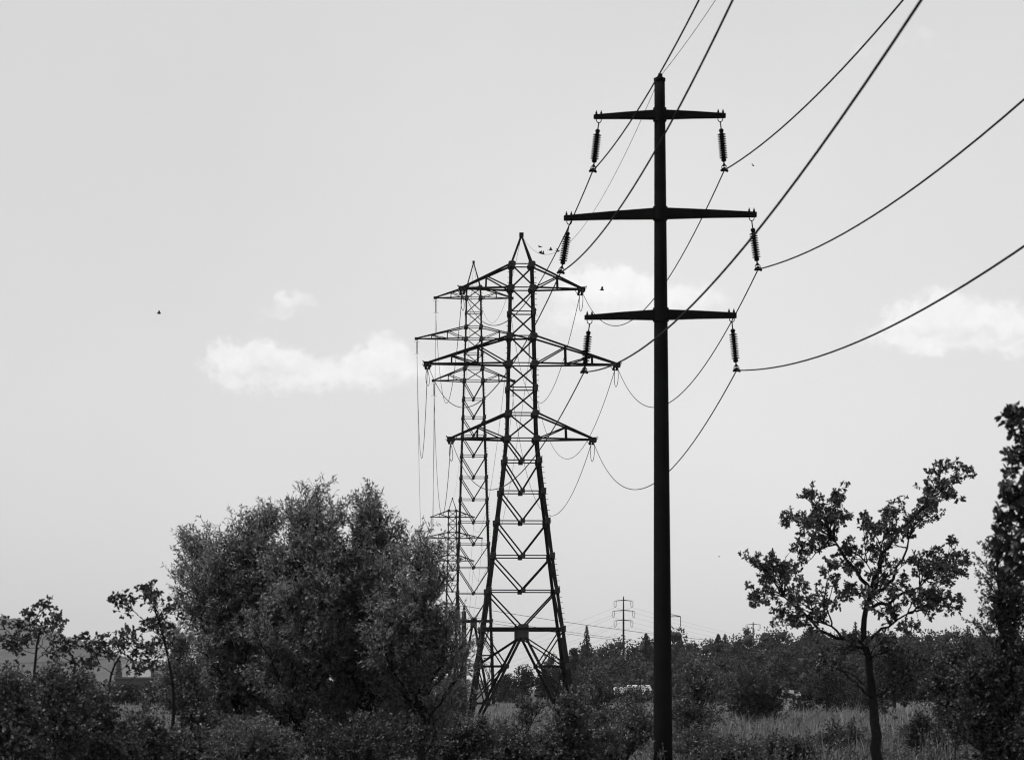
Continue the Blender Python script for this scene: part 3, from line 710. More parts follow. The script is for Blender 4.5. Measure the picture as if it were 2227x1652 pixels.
def bush(name, label, base, D, ells, n, seed, leaf, m, broad=False, group="shrubs and bushes of the foreground thicket", **k):
    r = np.random.default_rng(seed); tips = in_ell(r, ells, D, n)
    top = min(e[1] for e in ells); mid = np.mean([e[0] for e in ells])
    kw = dict(nb=9, bl=.45, nt=5, tl=.22, nl=7, upb=.35, u0=.15, limb_r=.016, start_lo=.02, barkmat="twig"); kw.update(k)
    zt = P(0, top, D)[2]
    tr = [G(base, D) + (0, 0, -.1), G(base, D) + (0.02, 0, zt * .25), G(base + (mid - base) * .5, D) + (0, 0, zt * .55)]
    return plant(name, label, "shrub", tr, .035, tips, seed=seed + 1, leaf=(leaf[0], leaf[1] * 1.25), leafmat=m, broad=broad, group=group, **kw)
bush("willow_bush", "low silvery willow bush at the bottom edge before the willows", 560, 56, [(560, 1620, 70, 45), (620, 1640, 60, 45), (500, 1640, 55, 50)], 34, 51, (.075, .02), "willow_pale", False, nl=10, nb=11)
bush("willow_bush", "feathery upright willow shoots along the willows' left flank", 395, 67, [(385, 1400, 26, 50), (375, 1470, 40, 50), (410, 1540, 50, 50)], 30, 59, (.10, .026), "willow", False, nl=8, bl=.5)
bush("leafy_shrub", "dark shrub filling the shade under the tallest willows", 745, 62, [(690, 1620, 70, 40, 1.0), (780, 1615, 90, 45, 1.0), (860, 1620, 70, 40, 1.0)], 54, 57, (.07, .03), "leaf_dark", False, nl=8)
bush("willow_bush", "small pale willow bush beside the foot of the wooden pole", 980, 120, [(985, 1512, 42, 34), (950, 1545, 50, 34)], 26, 53, (.13, .03), "willow_pale", False, nl=9, bl=.6, tl=.3)
bush("leafy_shrub", "leafy shrub in front of the gap between the willows and the slim saplings", 440, 66, [(420, 1560, 70, 80), (460, 1620, 80, 60), (400, 1470, 40, 60)], 44, 55, (.06, .035), "leaf")

# left saplings
def sapling(label, trunk, tips, D, seed, leaf=(.085, .062), **k):
    kw = dict(nb=5, bl=.30, nt=3, tl=.18, nl=5, u0=.3, upb=.25, rosette=True, limb_r=.02, tipw=2.0, barkmat="bark", group="slim saplings at the left edge", start_lo=.5, hier=4); kw.update(k)
    return plant("young_tree", label, "tree", line(trunk, D), .05, pts3([(x, y + 14) for x, y in tips], D, seed, .35), seed=seed, leaf=leaf, leafmat="leaf_dark", broad=True, **kw)
sapling("slim sapling with dark round leaves at the far left edge", [(72, None), (76, 1600), (74, 1470), (80, 1400), (92, 1350)],
        [(95, 1312), (88, 1330), (112, 1345), (128, 1352), (122, 1372), (60, 1345), (38, 1352), (12, 1345), (8, 1375), (30, 1380), (55, 1372), (40, 1392), (130, 1400), (105, 1405), (140, 1420), (20, 1400)], 60, 61)
sapling("crooked sapling with a flat dark leaf tuft, second from the left edge", [(238, None), (240, 1560), (236, 1490), (246, 1450), (262, 1425)],
        [(282, 1382), (262, 1380), (300, 1398), (318, 1402), (240, 1392), (212, 1392), (188, 1404), (178, 1390), (198, 1412), (225, 1408), (312, 1440), (292, 1452), (300, 1425), (270, 1400), (206, 1432)], 60, 63)
sapling("tall thin sapling leaning left in front of the willow edge", [(374, None), (376, 1580), (378, 1500), (366, 1430), (352, 1370), (336, 1325)],
        [(322, 1280), (312, 1276), (330, 1290), (345, 1305), (276, 1300), (268, 1298), (285, 1310), (368, 1320), (358, 1335), (330, 1345), (322, 1355), (345, 1350), (392, 1400), (340, 1380)], 62, 65, start_lo=.7)
# thicket at the lower left
for i, (lab, bs, D, el_) in enumerate([
    ("leafy shrub in the lower left corner under the first sapling", 20, 54, [(25, 1490, 50, 40), (20, 1590, 80, 70)]),
    ("tangled shrub between the first and second sapling", 120, 55, [(130, 1495, 60, 40), (130, 1580, 90, 60), (90, 1630, 80, 40)]),
    ("tangled shrub around the stem of the crooked sapling", 210, 56, [(200, 1530, 50, 40), (225, 1595, 80, 45), (250, 1630, 80, 40)]),
    ("low open shrub between the crooked and the leaning sapling", 310, 57, [(310, 1590, 60, 45), (340, 1620, 60, 45)]),
    ("small leafy shrub at the bottom edge left of the silvery bush", 400, 60, [(390, 1635, 60, 40), (440, 1645, 50, 40)])]):
    bush("leafy_shrub", lab, bs, D, el_, 36 if i < 3 else 22, 71 + 2 * i, (.08, .052), "leaf", nl=4)

# centre thicket
for i, (lab, bs, D, el_, n, m) in enumerate([
    ("leafy shrub at the bottom edge below the wooden pole", 1000, 74, [(1000, 1610, 65, 38), (1045, 1605, 40, 28), (960, 1640, 70, 35)], 42, "leaf"),
    ("leafy shrub hiding the left feet of the nearest tower", 1090, 78, [(1085, 1625, 70, 30), (1100, 1600, 40, 18), (1150, 1642, 80, 22)], 36, "leaf"),
    ("thin upright shrub with drooping leaf tufts inside the tower's portal", 1136, 80, [(1136, 1570, 10, 40), (1150, 1535, 34, 8), (1190, 1632, 60, 25)], 20, "leaf"),
    ("bushy shrub hiding the right foot of the nearest tower", 1235, 78, [(1232, 1560, 30, 40), (1262, 1515, 22, 26), (1235, 1622, 65, 36), (1290, 1605, 55, 44)], 46, "leaf"),
    ("leafy shrub at the bottom edge just left of the big pole", 1360, 82, [(1350, 1625, 60, 40), (1385, 1590, 40, 40), (1310, 1640, 60, 30)], 38, "leaf"),
    ("low pale-leaved shrub at the bottom edge right of the big pole", 1560, 84, [(1560, 1642, 70, 24), (1620, 1642, 60, 22), (1500, 1635, 40, 36)], 32, "leaf"),
    ("dark low bush left of the oak trunk", 1840, 88, [(1840, 1620, 60, 42), (1800, 1640, 60, 30)], 34, "leaf_dark"),
    ("dark rounded bush right of the oak trunk", 2015, 86, [(2015, 1605, 50, 45), (2050, 1630, 60, 35)], 36, "leaf_dark"),
    ("low weedy shrub at the bottom edge below the dark bush", 1720, 84, [(1720, 1640, 70, 26), (1670, 1630, 50, 26)], 26, "leaf")]):
    bush("leafy_shrub", lab, bs, D, el_, n, 101 + 2 * i, (.075, .042), m)
for i, (lab, bs, D, el_, n) in enumerate([
    ("airy tall shrub with thin stems between the tower and the distant pole", 1310, 112, [(1300, 1490, 55, 55), (1325, 1540, 60, 50), (1280, 1560, 50, 40)], 32),
    ("airy tall shrub with thin stems just left of the big pole", 1390, 108, [(1378, 1462, 40, 24), (1398, 1545, 40, 40), (1370, 1580, 50, 50)], 30),
    ("airy tall shrub with pale leaf tips just right of the big pole", 1520, 106, [(1500, 1460, 40, 36), (1545, 1480, 45, 45), (1510, 1550, 60, 60), (1480, 1590, 40, 50)], 56),
    ("dark round bush between the big pole and the oak", 1645, 140, [(1640, 1500, 62, 50), (1672, 1535, 32, 36), (1600, 1530, 40, 40), (1650, 1560, 60, 30)], 84)]):
    bush("leafy_shrub", lab, bs, D, el_, n, 131 + 2 * i, (.10, .05), "leaf_dark" if i == 3 else "leaf", bl=.6 if i < 3 else .8, tl=.28, nl=4 if i < 3 else 7, nb=7 if i < 3 else 10)

# the oak
OT = [(2092, 1042), (2080, 1036), (2052, 1015), (2048, 1030), (2060, 1060), (2030, 1070), (2068, 1085), (2020, 1100), (2010, 1125), (2040, 1105), (1975, 1120), (1950, 1110), (1925, 1118), (1990, 1150),
      (1880, 1135), (1872, 1150), (1905, 1160), (1932, 1165), (1820, 1068), (1815, 1090), (1828, 1105), (1818, 1125), (1765, 1078), (1755, 1090), (1780, 1095), (1775, 1130), (1760, 1145), (1715, 1128), (1728, 1140), (1745, 1138),
      (1745, 1175), (1750, 1190), (1800, 1180), (1830, 1190), (1620, 1224), (1640, 1230), (1670, 1225), (1700, 1215), (1665, 1245), (1690, 1250), (1720, 1240), (1760, 1220), (1790, 1240), (1640, 1288), (1660, 1295), (1650, 1300),
      (1700, 1295), (1730, 1280), (1690, 1335), (1710, 1360), (1690, 1362), (1740, 1355), (1770, 1340), (1720, 1320), (1780, 1300), (1810, 1270), (1840, 1220), (1860, 1200), (1880, 1230), (1900, 1200), (1925, 1215), (1860, 1270),
      (1900, 1260), (1830, 1300), (1950, 1180), (1960, 1230), (2080, 1190), (2070, 1215), (2040, 1200), (2095, 1225), (2030, 1235), (2060, 1245), (2010, 1240), (1990, 1215), (2085, 1250), (2040, 1270), (2010, 1290), (2060, 1300), (2090, 1310),
      (2070, 1325), (2030, 1320), (1990, 1330), (1950, 1340), (1980, 1300), (1930, 1300), (1900, 1300), (1870, 1310), (1920, 1330), (1960, 1265),
      (1840, 1410), (1812, 1425), (1795, 1440), (1860, 1395), (1930, 1395), (1950, 1375), (1940, 1415), (1930, 1430), (1960, 1425), (1985, 1440), (1965, 1465), (2005, 1470), (1945, 1455), (1975, 1490), (1930, 1490), (1950, 1520), (1935, 1550), (2020, 1440), (1815, 1455), (1832, 1440)]
plant("oak_tree", "young oak with open spreading crown standing on the right", "tree", line([(1908, None), (1905, 1600), (1895, 1480), (1884, 1410), (1876, 1372), (1885, 1320), (1895, 1290)], 75), .155,
      pts3(OT, 75, 5, .75), seed=201, leaf=(.10, .06), leafmat="oak", broad=True, nb=6, bl=.34, nt=4, tl=.17, nl=8, u0=.25, upb=.2, rosette=True, limb_r=.052, tipw=1.3, start_lo=.42, hier=14)
# right edge trees
r_ = np.random.default_rng(220)
plant("young_birch", "slim small-leaved tree at the right edge in front of the oak", "tree", line([(2196, None), (2192, 1560), (2180, 1400), (2172, 1290), (2168, 1215)], 50), .06,
      np.concatenate([in_ell(r_, [(2178, 1262, 24, 55), (2195, 1340, 42, 65), (2190, 1460, 70, 70), (2165, 1560, 85, 60), (2215, 1300, 30, 60), (2135, 1500, 62, 60), (2200, 1620, 90, 40), (2110, 1560, 40, 50)], 50, 118), pts3([(2166, 1200), (2172, 1190), (2150, 1280), (2135, 1370), (2100, 1480)], 50, 9, .2)]),
      seed=221, leaf=(.055, .036), leafmat="leaf_dark", broad=True, nb=8, bl=.42, nt=5, tl=.2, nl=6, u0=.2, limb_r=.02)
r_ = np.random.default_rng(230)
plant("broadleaf_tree", "dark broad-leaved tree cut off by the right edge", "tree", line([(2400, None), (2395, 1500), (2380, 1250), (2350, 1050), (2330, 900)], 40), .14,
      np.concatenate([in_ell(r_, [(2315, 1005, 70, 95), (2305, 1115, 75, 55), (2350, 1150, 90, 80), (2360, 960, 70, 110)], 40, 32), pts3([(2205, 1085), (2198, 1098), (2228, 915), (2224, 935), (2230, 990), (2222, 1005), (2192, 1138), (2205, 1148), (2225, 1190), (2235, 955), (2218, 1125), (2222, 1215), (2235, 1240), (2205, 1195), (2215, 1040), (2230, 1060)], 40, 4, .2)]),
      seed=231, leaf=(.11, .075), leafmat="leaf_edge", broad=True, nb=7, bl=.34, nt=4, tl=.17, nl=6, u0=.4, rosette=True, limb_r=.04, start_lo=.5)

bush("leafy_shrub", "loose bushy shrub between the oak and the right edge trees", 2075, 62, [(2070, 1470, 45, 50), (2100, 1420, 40, 50), (2085, 1550, 50, 50)], 46, 241, (.065, .045), "leaf_dark", nl=5)
# mid-distance and far trees: clumps of leaf sprays through the crown's volume
CV = []
for i_, th_ in enumerate((0.0, .62, 1.2, 1.85, 2.5, math.pi)):
    for j_ in range(1 if i_ in (0, 5) else 7): CV.append((math.sin(th_) * math.cos(j_ * 2 * math.pi / 7 + i_ * .45), math.sin(th_) * math.sin(j_ * 2 * math.pi / 7 + i_ * .45), math.cos(th_)))
CV = np.array(CV); CF = []
for j_ in range(7):
    k_ = (j_ + 1) % 7; CF += [(0, 1 + j_, 1 + k_), (29, 22 + k_, 22 + j_)]
    for i_ in range(3):
        a_, b_ = 1 + 7 * i_, 8 + 7 * i_; CF += [(a_ + j_, b_ + j_, a_ + k_), (a_ + k_, b_ + j_, b_ + k_)]
CF = np.array(CF)
def clump_tree(r, h, w, n, s, conifer=False, trunk=.18, lobes=9):
    """returns crown verts/faces and trunk mesh builder, base at 0"""
    if conifer:
        a = r.random(n) * 2 * math.pi; t = r.random(n) ** .75; z = h * (.08 + .92 * t); lay = .45 + .55 * np.abs(np.sin(z * math.pi / (h / 9.0) + a * .5))
        rad = w * .5 * (1 - t) ** .85 * lay * (.55 + .45 * np.sqrt(r.random(n))) + .06
        pos = np.stack([rad * np.cos(a), rad * np.sin(a), z], 1); d = np.stack([np.cos(a), np.sin(a), -.35 + 0 * a], 1) + r.normal(size=(n, 3)) * .25
        L, W = s * (1.25 - .6 * t)[:, None], s * .38
    else:
        lc = np.stack([r.normal(size=lobes) * w * .24, r.normal(size=lobes) * w * .22, h * (.10 + .68 * r.random(lobes))], 1); lc[0] = (0, 0, h * .78)
        lr_ = w * (.20 + .12 * r.random(lobes)); k = r.integers(0, lobes, n)
        v = unit(r.normal(size=(n, 3))) * (r.random((n, 1)) ** .34); pos = lc[k] + v * lr_[k][:, None] * np.array([1, 1, .95]); pos[:, 2] = np.clip(pos[:, 2], .05 * h, h * 1.04)
        d = v + r.normal(size=(n, 3)) * .7; L, W = np.full((n, 1), s), s * .6
    core = None if conifer else (lc, lr_)
    d = unit(d); up = r.normal(size=(n, 3)) + np.array([0, 0, .6]); sd_ = unit(np.cross(d, up)); L = L * (.6 + .8 * r.random((n, 1)))
    V = np.stack([pos - d * L * .3, pos + sd_ * W * .5, pos + d * L * .7, pos - sd_ * W * .5], 1).reshape(-1, 3); kk = np.arange(n)[:, None] * 4
    b = MB(); b.tube([(0, 0, -.6), (0, 0, h * .4), (0, 0, h * (.97 if conifer else .75))], [trunk, trunk * .7, .03], 7)
    f = kk + np.array([[0, 1, 2, 3]]); f = np.concatenate([f[:, [0, 1, 2]], f[:, [0, 2, 3]]])
    if core is not None:
        for c_, q_ in zip(*core):
            cv = CV * (q_ * (.15 + .38 * r.random((30, 1)))) * np.array([1, 1, .95]) + c_; cv[:, 2] = np.clip(cv[:, 2], .02 * h, h)
            f = np.concatenate([f, CF + len(V)]); V = np.concatenate([V, cv])
    else:
        a_ = np.arange(8) * math.pi / 4; lev = np.linspace(.1, .98, 8); rr_ = w * .17 * (1 - lev) ** .85
        cv = np.stack([np.outer(rr_, np.cos(a_)) * (.8 + .4 * r.random((8, 8))), np.outer(rr_, np.sin(a_)) * (.8 + .4 * r.random((8, 8))), np.repeat(lev[:, None] * h, 8, 1)], -1).reshape(-1, 3)
        q = np.array([(i * 8 + j, i * 8 + (j + 1) % 8, i * 8 + 8 + (j + 1) % 8, i * 8 + 8 + j) for i in range(7) for j in range(8)])
        f = np.concatenate([f, q[:, [0, 1, 2]] + len(V), q[:, [0, 2, 3]] + len(V)]); V = np.concatenate([V, cv])
    return V, f, b
def far_tree(name, label, px, D, top, wpx, seed, n=1200, conifer=False, m="far", group="trees beyond the meadow", s=None, z0=None):
    S = F / D; g = G(px, D); g[2] = float(terrain(g[0], g[1])) if z0 is None else z0
    h = CAMZ + (HZ - top) / S - g[2]; r = np.random.default_rng(seed)
    V, f, b = clump_tree(r, h, wpx / S, n, s or 5.0 / S * 1.0, conifer)
    root = empty(name, g, label, "tree", group)
    link("trunk", b.mesh("trunk"), M["bark"], root); link("crown", mesh_np("crown", V, [f]), M[m], root); return root
far_tree("broadleaf_tree", "dark broad tree seen through the nearest tower's portal legs", 1140, 400, 1446, 80, 301, 5200, m="far_dark")
far_tree("broadleaf_tree", "dark tree left of the tree in the tower's portal", 1098, 415, 1462, 50, 303, 2600, m="far_dark")
far_tree("broadleaf_tree", "rounded tree behind the right leg of the nearest tower", 1192, 408, 1452, 60, 305, 3200, m="far_dark")
far_tree("broadleaf_tree", "paler tree at the left foot of the wood, right of the nearest tower", 1230, 430, 1420, 60, 307, 3000)
far_tree("spruce_tree", "pointed spruce standing tallest at the left end of the wood", 1276, 520, 1360, 46, 309, 1500, True, "far_dark")
far_tree("broadleaf_tree", "thin lollipop-shaped tree at the left edge of the wood", 1248, 515, 1386, 24, 311, 1300, m="far_dark")
far_tree("spruce_tree", "wide-topped conifer on the wood's skyline left of the big pole", 1405, 560, 1377, 72, 313, 1900, True, "far_dark")
far_tree("spruce_tree", "conifer on the wood's skyline right of the big pole", 1478, 570, 1381, 60, 315, 1600, True, "far_dark")
far_tree("spruce_tree", "conifer on the skyline midway between the big pole and the oak", 1562, 580, 1378, 56, 317, 1500, True, "far_dark")
far_tree("broadleaf_tree", "dark bushy tree behind the oak's lower trunk on the left", 1800, 240, 1446, 140, 319, 6500, m="far_dark")
far_tree("broadleaf_tree", "dark bushy tree right behind the oak's lower trunk", 1945, 230, 1404, 170, 321, 8500, m="far_dark")
far_tree("broadleaf_tree", "dark spreading tree between the oak and the right edge trees", 2045, 225, 1396, 170, 323, 8500, m="far_dark")
far_tree("broadleaf_tree", "bushy tree behind the right edge trees", 2160, 235, 1404, 170, 325, 7500, m="far_dark")
for i, (lab, px, D, top, w) in enumerate([("round bush behind the first sapling at the left edge", 30, 330, 1452, 110), ("round bush between the first two saplings, across the meadow", 120, 340, 1456, 110),
        ("round bush behind the crooked sapling's stem", 190, 345, 1462, 90), ("low dark bush below the pale silo building", 285, 360, 1490, 90), ("dark bush left of the willows across the meadow", 345, 350, 1484, 80), ("dark bush peeping behind the willow's left foot", 420, 350, 1470, 90)]):
    far_tree("broadleaf_tree", lab, px, D, top, w, 331 + i, 3400, m="far_dark" if i % 2 else "far")
far_tree("spruce_tree", "grey pointed tree left of the pale silo building", 258, 1500, 1437, 18, 341, 700, True, s=2.2)
far_tree("spruce_tree", "grey pointed tree right of the pale silo building", 328, 1300, 1440, 24, 343, 800, True, s=2.2)

# the wood itself: one mass
def mass(name, label, specs, m, kindcat="trees"):
    Vs, Fs, n0 = [], [], 0
    for (g, h, w, n, s, con, sd_) in specs:
        V, f, b = clump_tree(np.random.default_rng(sd_), h, w, n, s, con)
        Vs.append(V + g); Fs.append(np.array(f) + n0); n0 += len(V)
        tv = np.concatenate(b.v) + g; tf = np.array([x for x in b.f if len(x) == 4]); Vs.append(tv); Fs.append(tf + n0); n0 += len(tv)
    o = link(name, mesh_np(name, np.concatenate(Vs), Fs), M[m]); return tag(o, label, kindcat, kind="stuff")
SKY_ROW = [(1235, 1410), (1262, 1392), (1300, 1388), (1350, 1384), (1400, 1376), (1440, 1370), (1480, 1382), (1530, 1384), (1580, 1378), (1640, 1374), (1690, 1366), (1740, 1362), (1800, 1366), (1850, 1362), (1950, 1362), (2100, 1368), (2300, 1366), (2700, 1372)]
r = np.random.default_rng(77); specs, specs2 = [], []
for i in range(440):
    row = i % 5; D = [466, 490, 525, 565, 610][row] + r.normal() * 14; px = 1238 + r.random() ** .9 * 1180
    g = G(px, D); g[2] = float(terrain(g[0], g[1])); S = F / D
    if (D < 500 and (1330 < px < 1420 or 1670 < px < 1750)) or (D < 478 and (1280 < px < 1460 or 1620 < px < 1800)): continue
    top = np.interp(px, [q[0] for q in SKY_ROW], [q[1] for q in SKY_ROW]) + [100, 66, 36, 15, 3][row] * (.6 + .8 * r.random()) + r.normal() * (10 if row >= 3 else 6) + 4
    h = max(2.5, CAMZ + (HZ - top) / S - g[2]); con = (r.random() < .15) and row >= 3
    (specs2 if con else specs).append((g, h, (5.4 if con else 7.0) * (.7 + .6 * r.random()), 420 if con else 640, .45 if con else .56, con, 5000 + i))
mass("woodland_trees", "dark mixed wood filling the rise behind the meadow", specs, "far")
mass("woodland_conifers", "conifers scattered along the crest of the wood", specs2, "far_dark")
specs = []
for i in range(70):
    D = 3200 + r.random() * 600; px = 240 + r.random() * 1010; g = G(px, D); S = F / D
    specs.append((g, CAMZ + (HZ - 1482 + 22 * r.random() ** 2) / S, 17, 140, 3.6, r.random() < .4, 6000 + i))
mass("far_treeline", "pale far-off treeline on the horizon", specs, "far")

# ------------------------------------------------------------------ buildings and vans far across the meadow
def blk(root, nm, x0, x1, yt, yb, D, depth, m, off=0.0):
    S = F / D; b = MB(); a, c = P(x0, yt, D), P(x1, yb, D)
    b.box(((a[0] + c[0]) / 2 - root.location.x, depth / 2 + off, (a[2] + c[2]) / 2), (abs(c[0] - a[0]), depth, a[2] - c[2])); return link(nm, b.mesh(nm), M[m], root)
D_ = 1150; rt = empty("silo_building", G(293, D_), "pale tall industrial block between the saplings and the willows", "building")
z0row = HZ + CAMZ * F / D_
blk(rt, "stair_tower", 266, 279, 1442, z0row, D_, 9, "pale2"); blk(rt, "main_block", 279.3, 296, 1440, z0row, D_, 12, "pale", -.6); blk(rt, "annex", 296.3, 321, 1440.5, z0row, D_, 10, "white", .4)
blk(rt, "roof_edge", 279, 321.4, 1438.6, 1439.9, D_, 11, "pale2", -.3)
D_ = 700; rt = empty("long_shed", G(305, D_), "long low dark shed in front of the pale industrial block", "building"); z0row = HZ + CAMZ * F / D_
blk(rt, "wall", 250, 360, 1476, z0row, D_, 16, "darkwall"); blk(rt, "roof", 248, 362, 1471.5, 1475.8, D_, 17, "darkwall", -.6); blk(rt, "gate", 309, 315, 1497, z0row, D_, .15, "white", -.12)
def van(px, D, label, L=5.6, H=2.35):
    rt = empty("delivery_van", G(px, D), label, "van", "white vans parked beyond the meadow")
    prof = [(-L/2, .35), (L/2, .35), (L/2, 1.0), (L/2 - .75, 1.25), (L/2 - 1.35, H - .08), (L/2 - 1.6, H), (-L/2 + .12, H), (-L/2, H - .15)]
    V = [(x, -.95, z) for x, z in prof] + [(x, .95, z) for x, z in prof]; n = len(prof)
    b = MB(); b.add(V, [tuple(range(n)), tuple(range(2 * n - 1, n - 1, -1))] + [(i, n + i, n + (i + 1) % n, (i + 1) % n) for i in range(n)]); o = link("body", b.mesh("body"), M["white"], rt)
    md = o.modifiers.new("bevel", 'BEVEL'); md.width = .08; md.segments = 2
    b = MB(); b.box((L/2 - 1.75, -.955, 1.55), (.75, .02, .55)); link("side_window", b.mesh("side_window"), M["glass"], rt)
    a = math.atan2(.98, .55)
    b = MB(); b.box((L/2 - 1.03, 0, 1.78), (.03, 1.5, .9), np.array(Matrix.Rotation(-.5, 3, 'Y'))); link("windscreen", b.mesh("windscreen"), M["glass"], rt)
    for x in (-L/2 + 1.0, L/2 - 1.0):
        for y in (-.88, .88):
            b = MB(); b.tube([(x, y - .1, .36), (x, y + .1, .36)], .36, 16); wh_ = link("wheel", b.mesh("wheel"), M["tyre"], rt)
            b = MB(); b.tube([(x, y - .11, .36), (x, y + .11, .36)], .2, 12); link("rim", b.mesh("rim"), M["pale2"], wh_)
    return rt
van(1372, 432, "white van among the shrubs left of the big pole, lower of the pair", 5.2, 2.3); van(1398, 436, "white van among the shrubs left of the big pole, taller of the pair", 4.8, 2.65)
van(1702, 470, "white van beyond the meadow left of the oak, half behind the dark bush", 4.6, 1.6); van(1727, 470, "white van beyond the meadow left of the oak, clear of the dark bush", 4.0, 1.75)

r = np.random.default_rng(55)
for i, px in enumerate((1318, 1342, 1366, 1390, 1414)):
    far_tree("hedge_bush", ["leftmost low bush of the row before the white vans", "second low bush from the left before the white vans", "middle low bush before the lower white van", "low bush before the taller white van", "low bush before the white vans, nearest the big pole"][i], px, 424, 1500 + 2 * r.random(), 34, 360 + i, 700, m="far_dark", group="low bushes before the white vans")
# ------------------------------------------------------------------ grass
r = np.random.default_rng(99)
def blades(n, dmin, dmax, hlo, hhi, wd, px0=-60, px1=2290):
    inv = 1 / dmax + r.random(n) * (1 / dmin - 1 / dmax); D = 1 / inv; px = px0 + (px1 - px0) * r.random(n)
    x = (px - CX) * D / F; p = np.stack([x, D, terrain(x, D)], 1)
    patch = .75 + .35 * np.sin(x * .21 + 1.3 * np.sin(D * .06)) * np.sin(D * .11 + x * .05)
    h = (hlo + (hhi - hlo) * r.random(n) ** 1.6) * patch * (.7 + .6 * (np.sin(x * 1.9 + D * .7) * np.sin(x * .8 - D * 1.3) > .1)); a = r.random(n) * 2 * math.pi; lean = .9 * r.random(n) ** 1.5 * h
    w = wd * 1.3 * (.5 + .9 * r.random(n)) * np.clip(D / 130, .8, 2.2); sx = np.stack([np.cos(a), np.sin(a), 0 * a], 1) * w[:, None] * .5
    ln = np.stack([np.sin(a) + .3, np.cos(a), 0 * a], 1) * lean[:, None]
    mid = p + ln * .35 + np.stack([0 * h, 0 * h, h * .6], 1); tip = p + ln + np.stack([0 * h, 0 * h, h], 1)
    V = np.stack([p - sx, p + sx, mid + sx * .7, tip, mid - sx * .7], 1).reshape(-1, 3); k = np.arange(n)[:, None] * 5
    return V, k + np.array([[0, 1, 2, 3, 4]])
V1, f1 = blades(68000, 84, 440, .35, .75, .028); V2, f2 = blades(18000, 84, 150, .7, 1.25, .03, 1560, 2290); V3, f3 = blades(9000, 84, 120, .5, 1.0, .03, -60, 700)
o = link("grass", mesh_np("grass", np.concatenate([V1, V2, V3]), [f1, f2 + len(V1), f3 + len(V1) + len(V2)]), M["grass"]); tag(o, "tall dry meadow grass around the tower feet", "grass", kind="stuff")

# leafy weeds standing in the grass
def weeds(n, px0, px1, d0, d1):
    inv = 1 / d1 + r.random(n) * (1 / d0 - 1 / d1); D = 1 / inv; px = px0 + (px1 - px0) * r.random(n); x = (px - CX) * D / F
    keep = np.sin(x * .9 + 2 * np.sin(D * .2)) * np.sin(D * .35 + x * .3) > -.25; x, D = x[keep], D[keep]; n = len(x)
    h = .35 + .75 * r.random(n) ** 1.5; base = np.stack([x, D, 0 * x], 1); top = base + np.stack([r.normal(size=n) * .12, r.normal(size=n) * .12, h], 1)
    Va, fa = tubes_np(base, top, np.full(n, .008), np.full(n, .004), 3)
    k = 14; t = .2 + .8 * r.random((n, k)); p = (base[:, None] * (1 - t[..., None]) + top[:, None] * t[..., None]).reshape(-1, 3)
    Vb, fb = leaves_np(r, p, unit(r.normal(size=p.shape)) + np.array([0, 0, .5]), .12, .045, False)
    return np.concatenate([Va, Vb]), [fa, fb + len(Va)]
Vw, fw = weeds(5000, -60, 2290, 78, 190)
o = link("meadow_weeds", mesh_np("meadow_weeds", Vw, fw), M["leaf"]); tag(o, "leafy weeds scattered through the meadow grass", "weeds", kind="stuff")

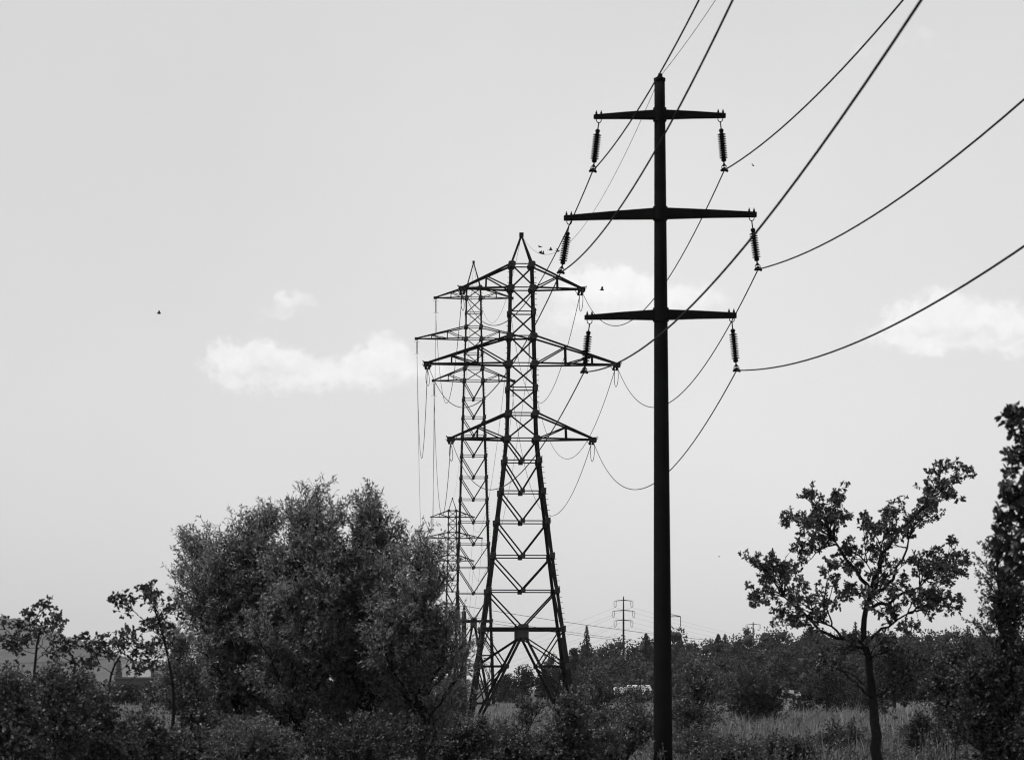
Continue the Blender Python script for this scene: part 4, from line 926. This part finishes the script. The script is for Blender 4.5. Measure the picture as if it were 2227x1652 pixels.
# ------------------------------------------------------------------ birds
def bird(px, py, D, w, yaw, flap, bank, label, grp=None):
    """one mesh: spindle body, tapered wings, fan tail; w = wing span"""
    b = MB(); L = w * .55
    t = np.array([-.5, -.42, -.25, 0, .22, .36, .44, .5]); rr_ = np.array([.004, .05, .15, .20, .18, .12, .09, .005]) * L
    b.tube(np.stack([t * L, 0 * t, 0 * t], 1), rr_, 8)
    for s in (-1, 1):
        pts = [(.18, .05, 0), (.26, .45, .5), (.12, .95, .8), (-.10, 1.0, .75), (-.14, .5, .42), (-.20, .05, 0)]
        V = [(x * L, s * y * w * .5 * math.cos(flap), z * w * .5 * math.sin(flap) + .004) for x, y, z in pts]; V += [(x, y, z - .012 * w) for x, y, z in V]
        b.add(V, [(0, 1, 4, 5), (1, 2, 3, 4), (11, 10, 7, 6), (10, 9, 8, 7)] + [(i, (i + 1) % 6, 6 + (i + 1) % 6, 6 + i) for i in range(6)])
    V = [(-.36 * L, -.05 * L, 0), (-.78 * L, -.15 * L, 0), (-.78 * L, .15 * L, 0), (-.36 * L, .05 * L, 0)]; V += [(x, y, z - .01 * w) for x, y, z in V]
    b.add(V, [(0, 1, 2, 3), (7, 6, 5, 4), (0, 4, 5, 1), (1, 5, 6, 2), (2, 6, 7, 3), (3, 7, 4, 0)])
    o = link("bird", b.mesh("bird"), M["bird"], None, P(px, py, D)); o.rotation_euler = (bank, 0, yaw)
    return tag(o, label, "bird", grp)
GB = "small flock flying beside the nearest tower's peak"
bird(1174.5, 536.5, 230, .56, 2.6, .15, .15, "highest bird of the flock beside the tower peak", GB)
bird(1175.5, 549, 230, .62, -.3, .5, .3, "leftmost low bird of the flock beside the tower peak", GB)
bird(1180.5, 551.5, 230, .60, .35, .6, -.3, "second low bird of the flock, just right of the leftmost one", GB)
bird(1197.5, 543, 230, .62, .1, .7, .4, "bird in the middle of the flock with raised wings", GB)
bird(1213, 546, 230, .66, .5, .5, .5, "rightmost bird of the flock, by the wire and insulator", GB)
bird(1309, 630, 200, .60, .2, 1.2, .1, "lone bird with wings raised in front of the cloud by the pole")
bird(345.5, 681, 190, .55, .1, .9, .2, "lone bird far out in the left half of the sky")
bird(1638, 360, 170, .38, .9, .5, .5, "lone bird beside the right end of the pole's top crossarm")
bird(1564, 1209.5, 120, .16, .2, .15, .1, "tiny blurred speck of a bird low in the sky right of the pole")

# ------------------------------------------------------------------ haze
hz = bpy.data.materials.new("haze_air"); hz.use_nodes = True; nt = hz.node_tree; nt.nodes.clear()
pv = nt.nodes.new("ShaderNodeVolumePrincipled"); pv.inputs["Color"].default_value = (.95, .95, .95, 1); pv.inputs["Density"].default_value = .00004; pv.inputs["Anisotropy"].default_value = .15
ou = nt.nodes.new("ShaderNodeOutputMaterial"); nt.links.new(pv.outputs[0], ou.inputs["Volume"])
b = MB(); b.box((0, 0, 84.5), (17000, 17000, 171)); o = link("haze", b.mesh("haze"), hz); tag(o, "thin pale summer haze over the whole plain", "haze", kind="stuff")
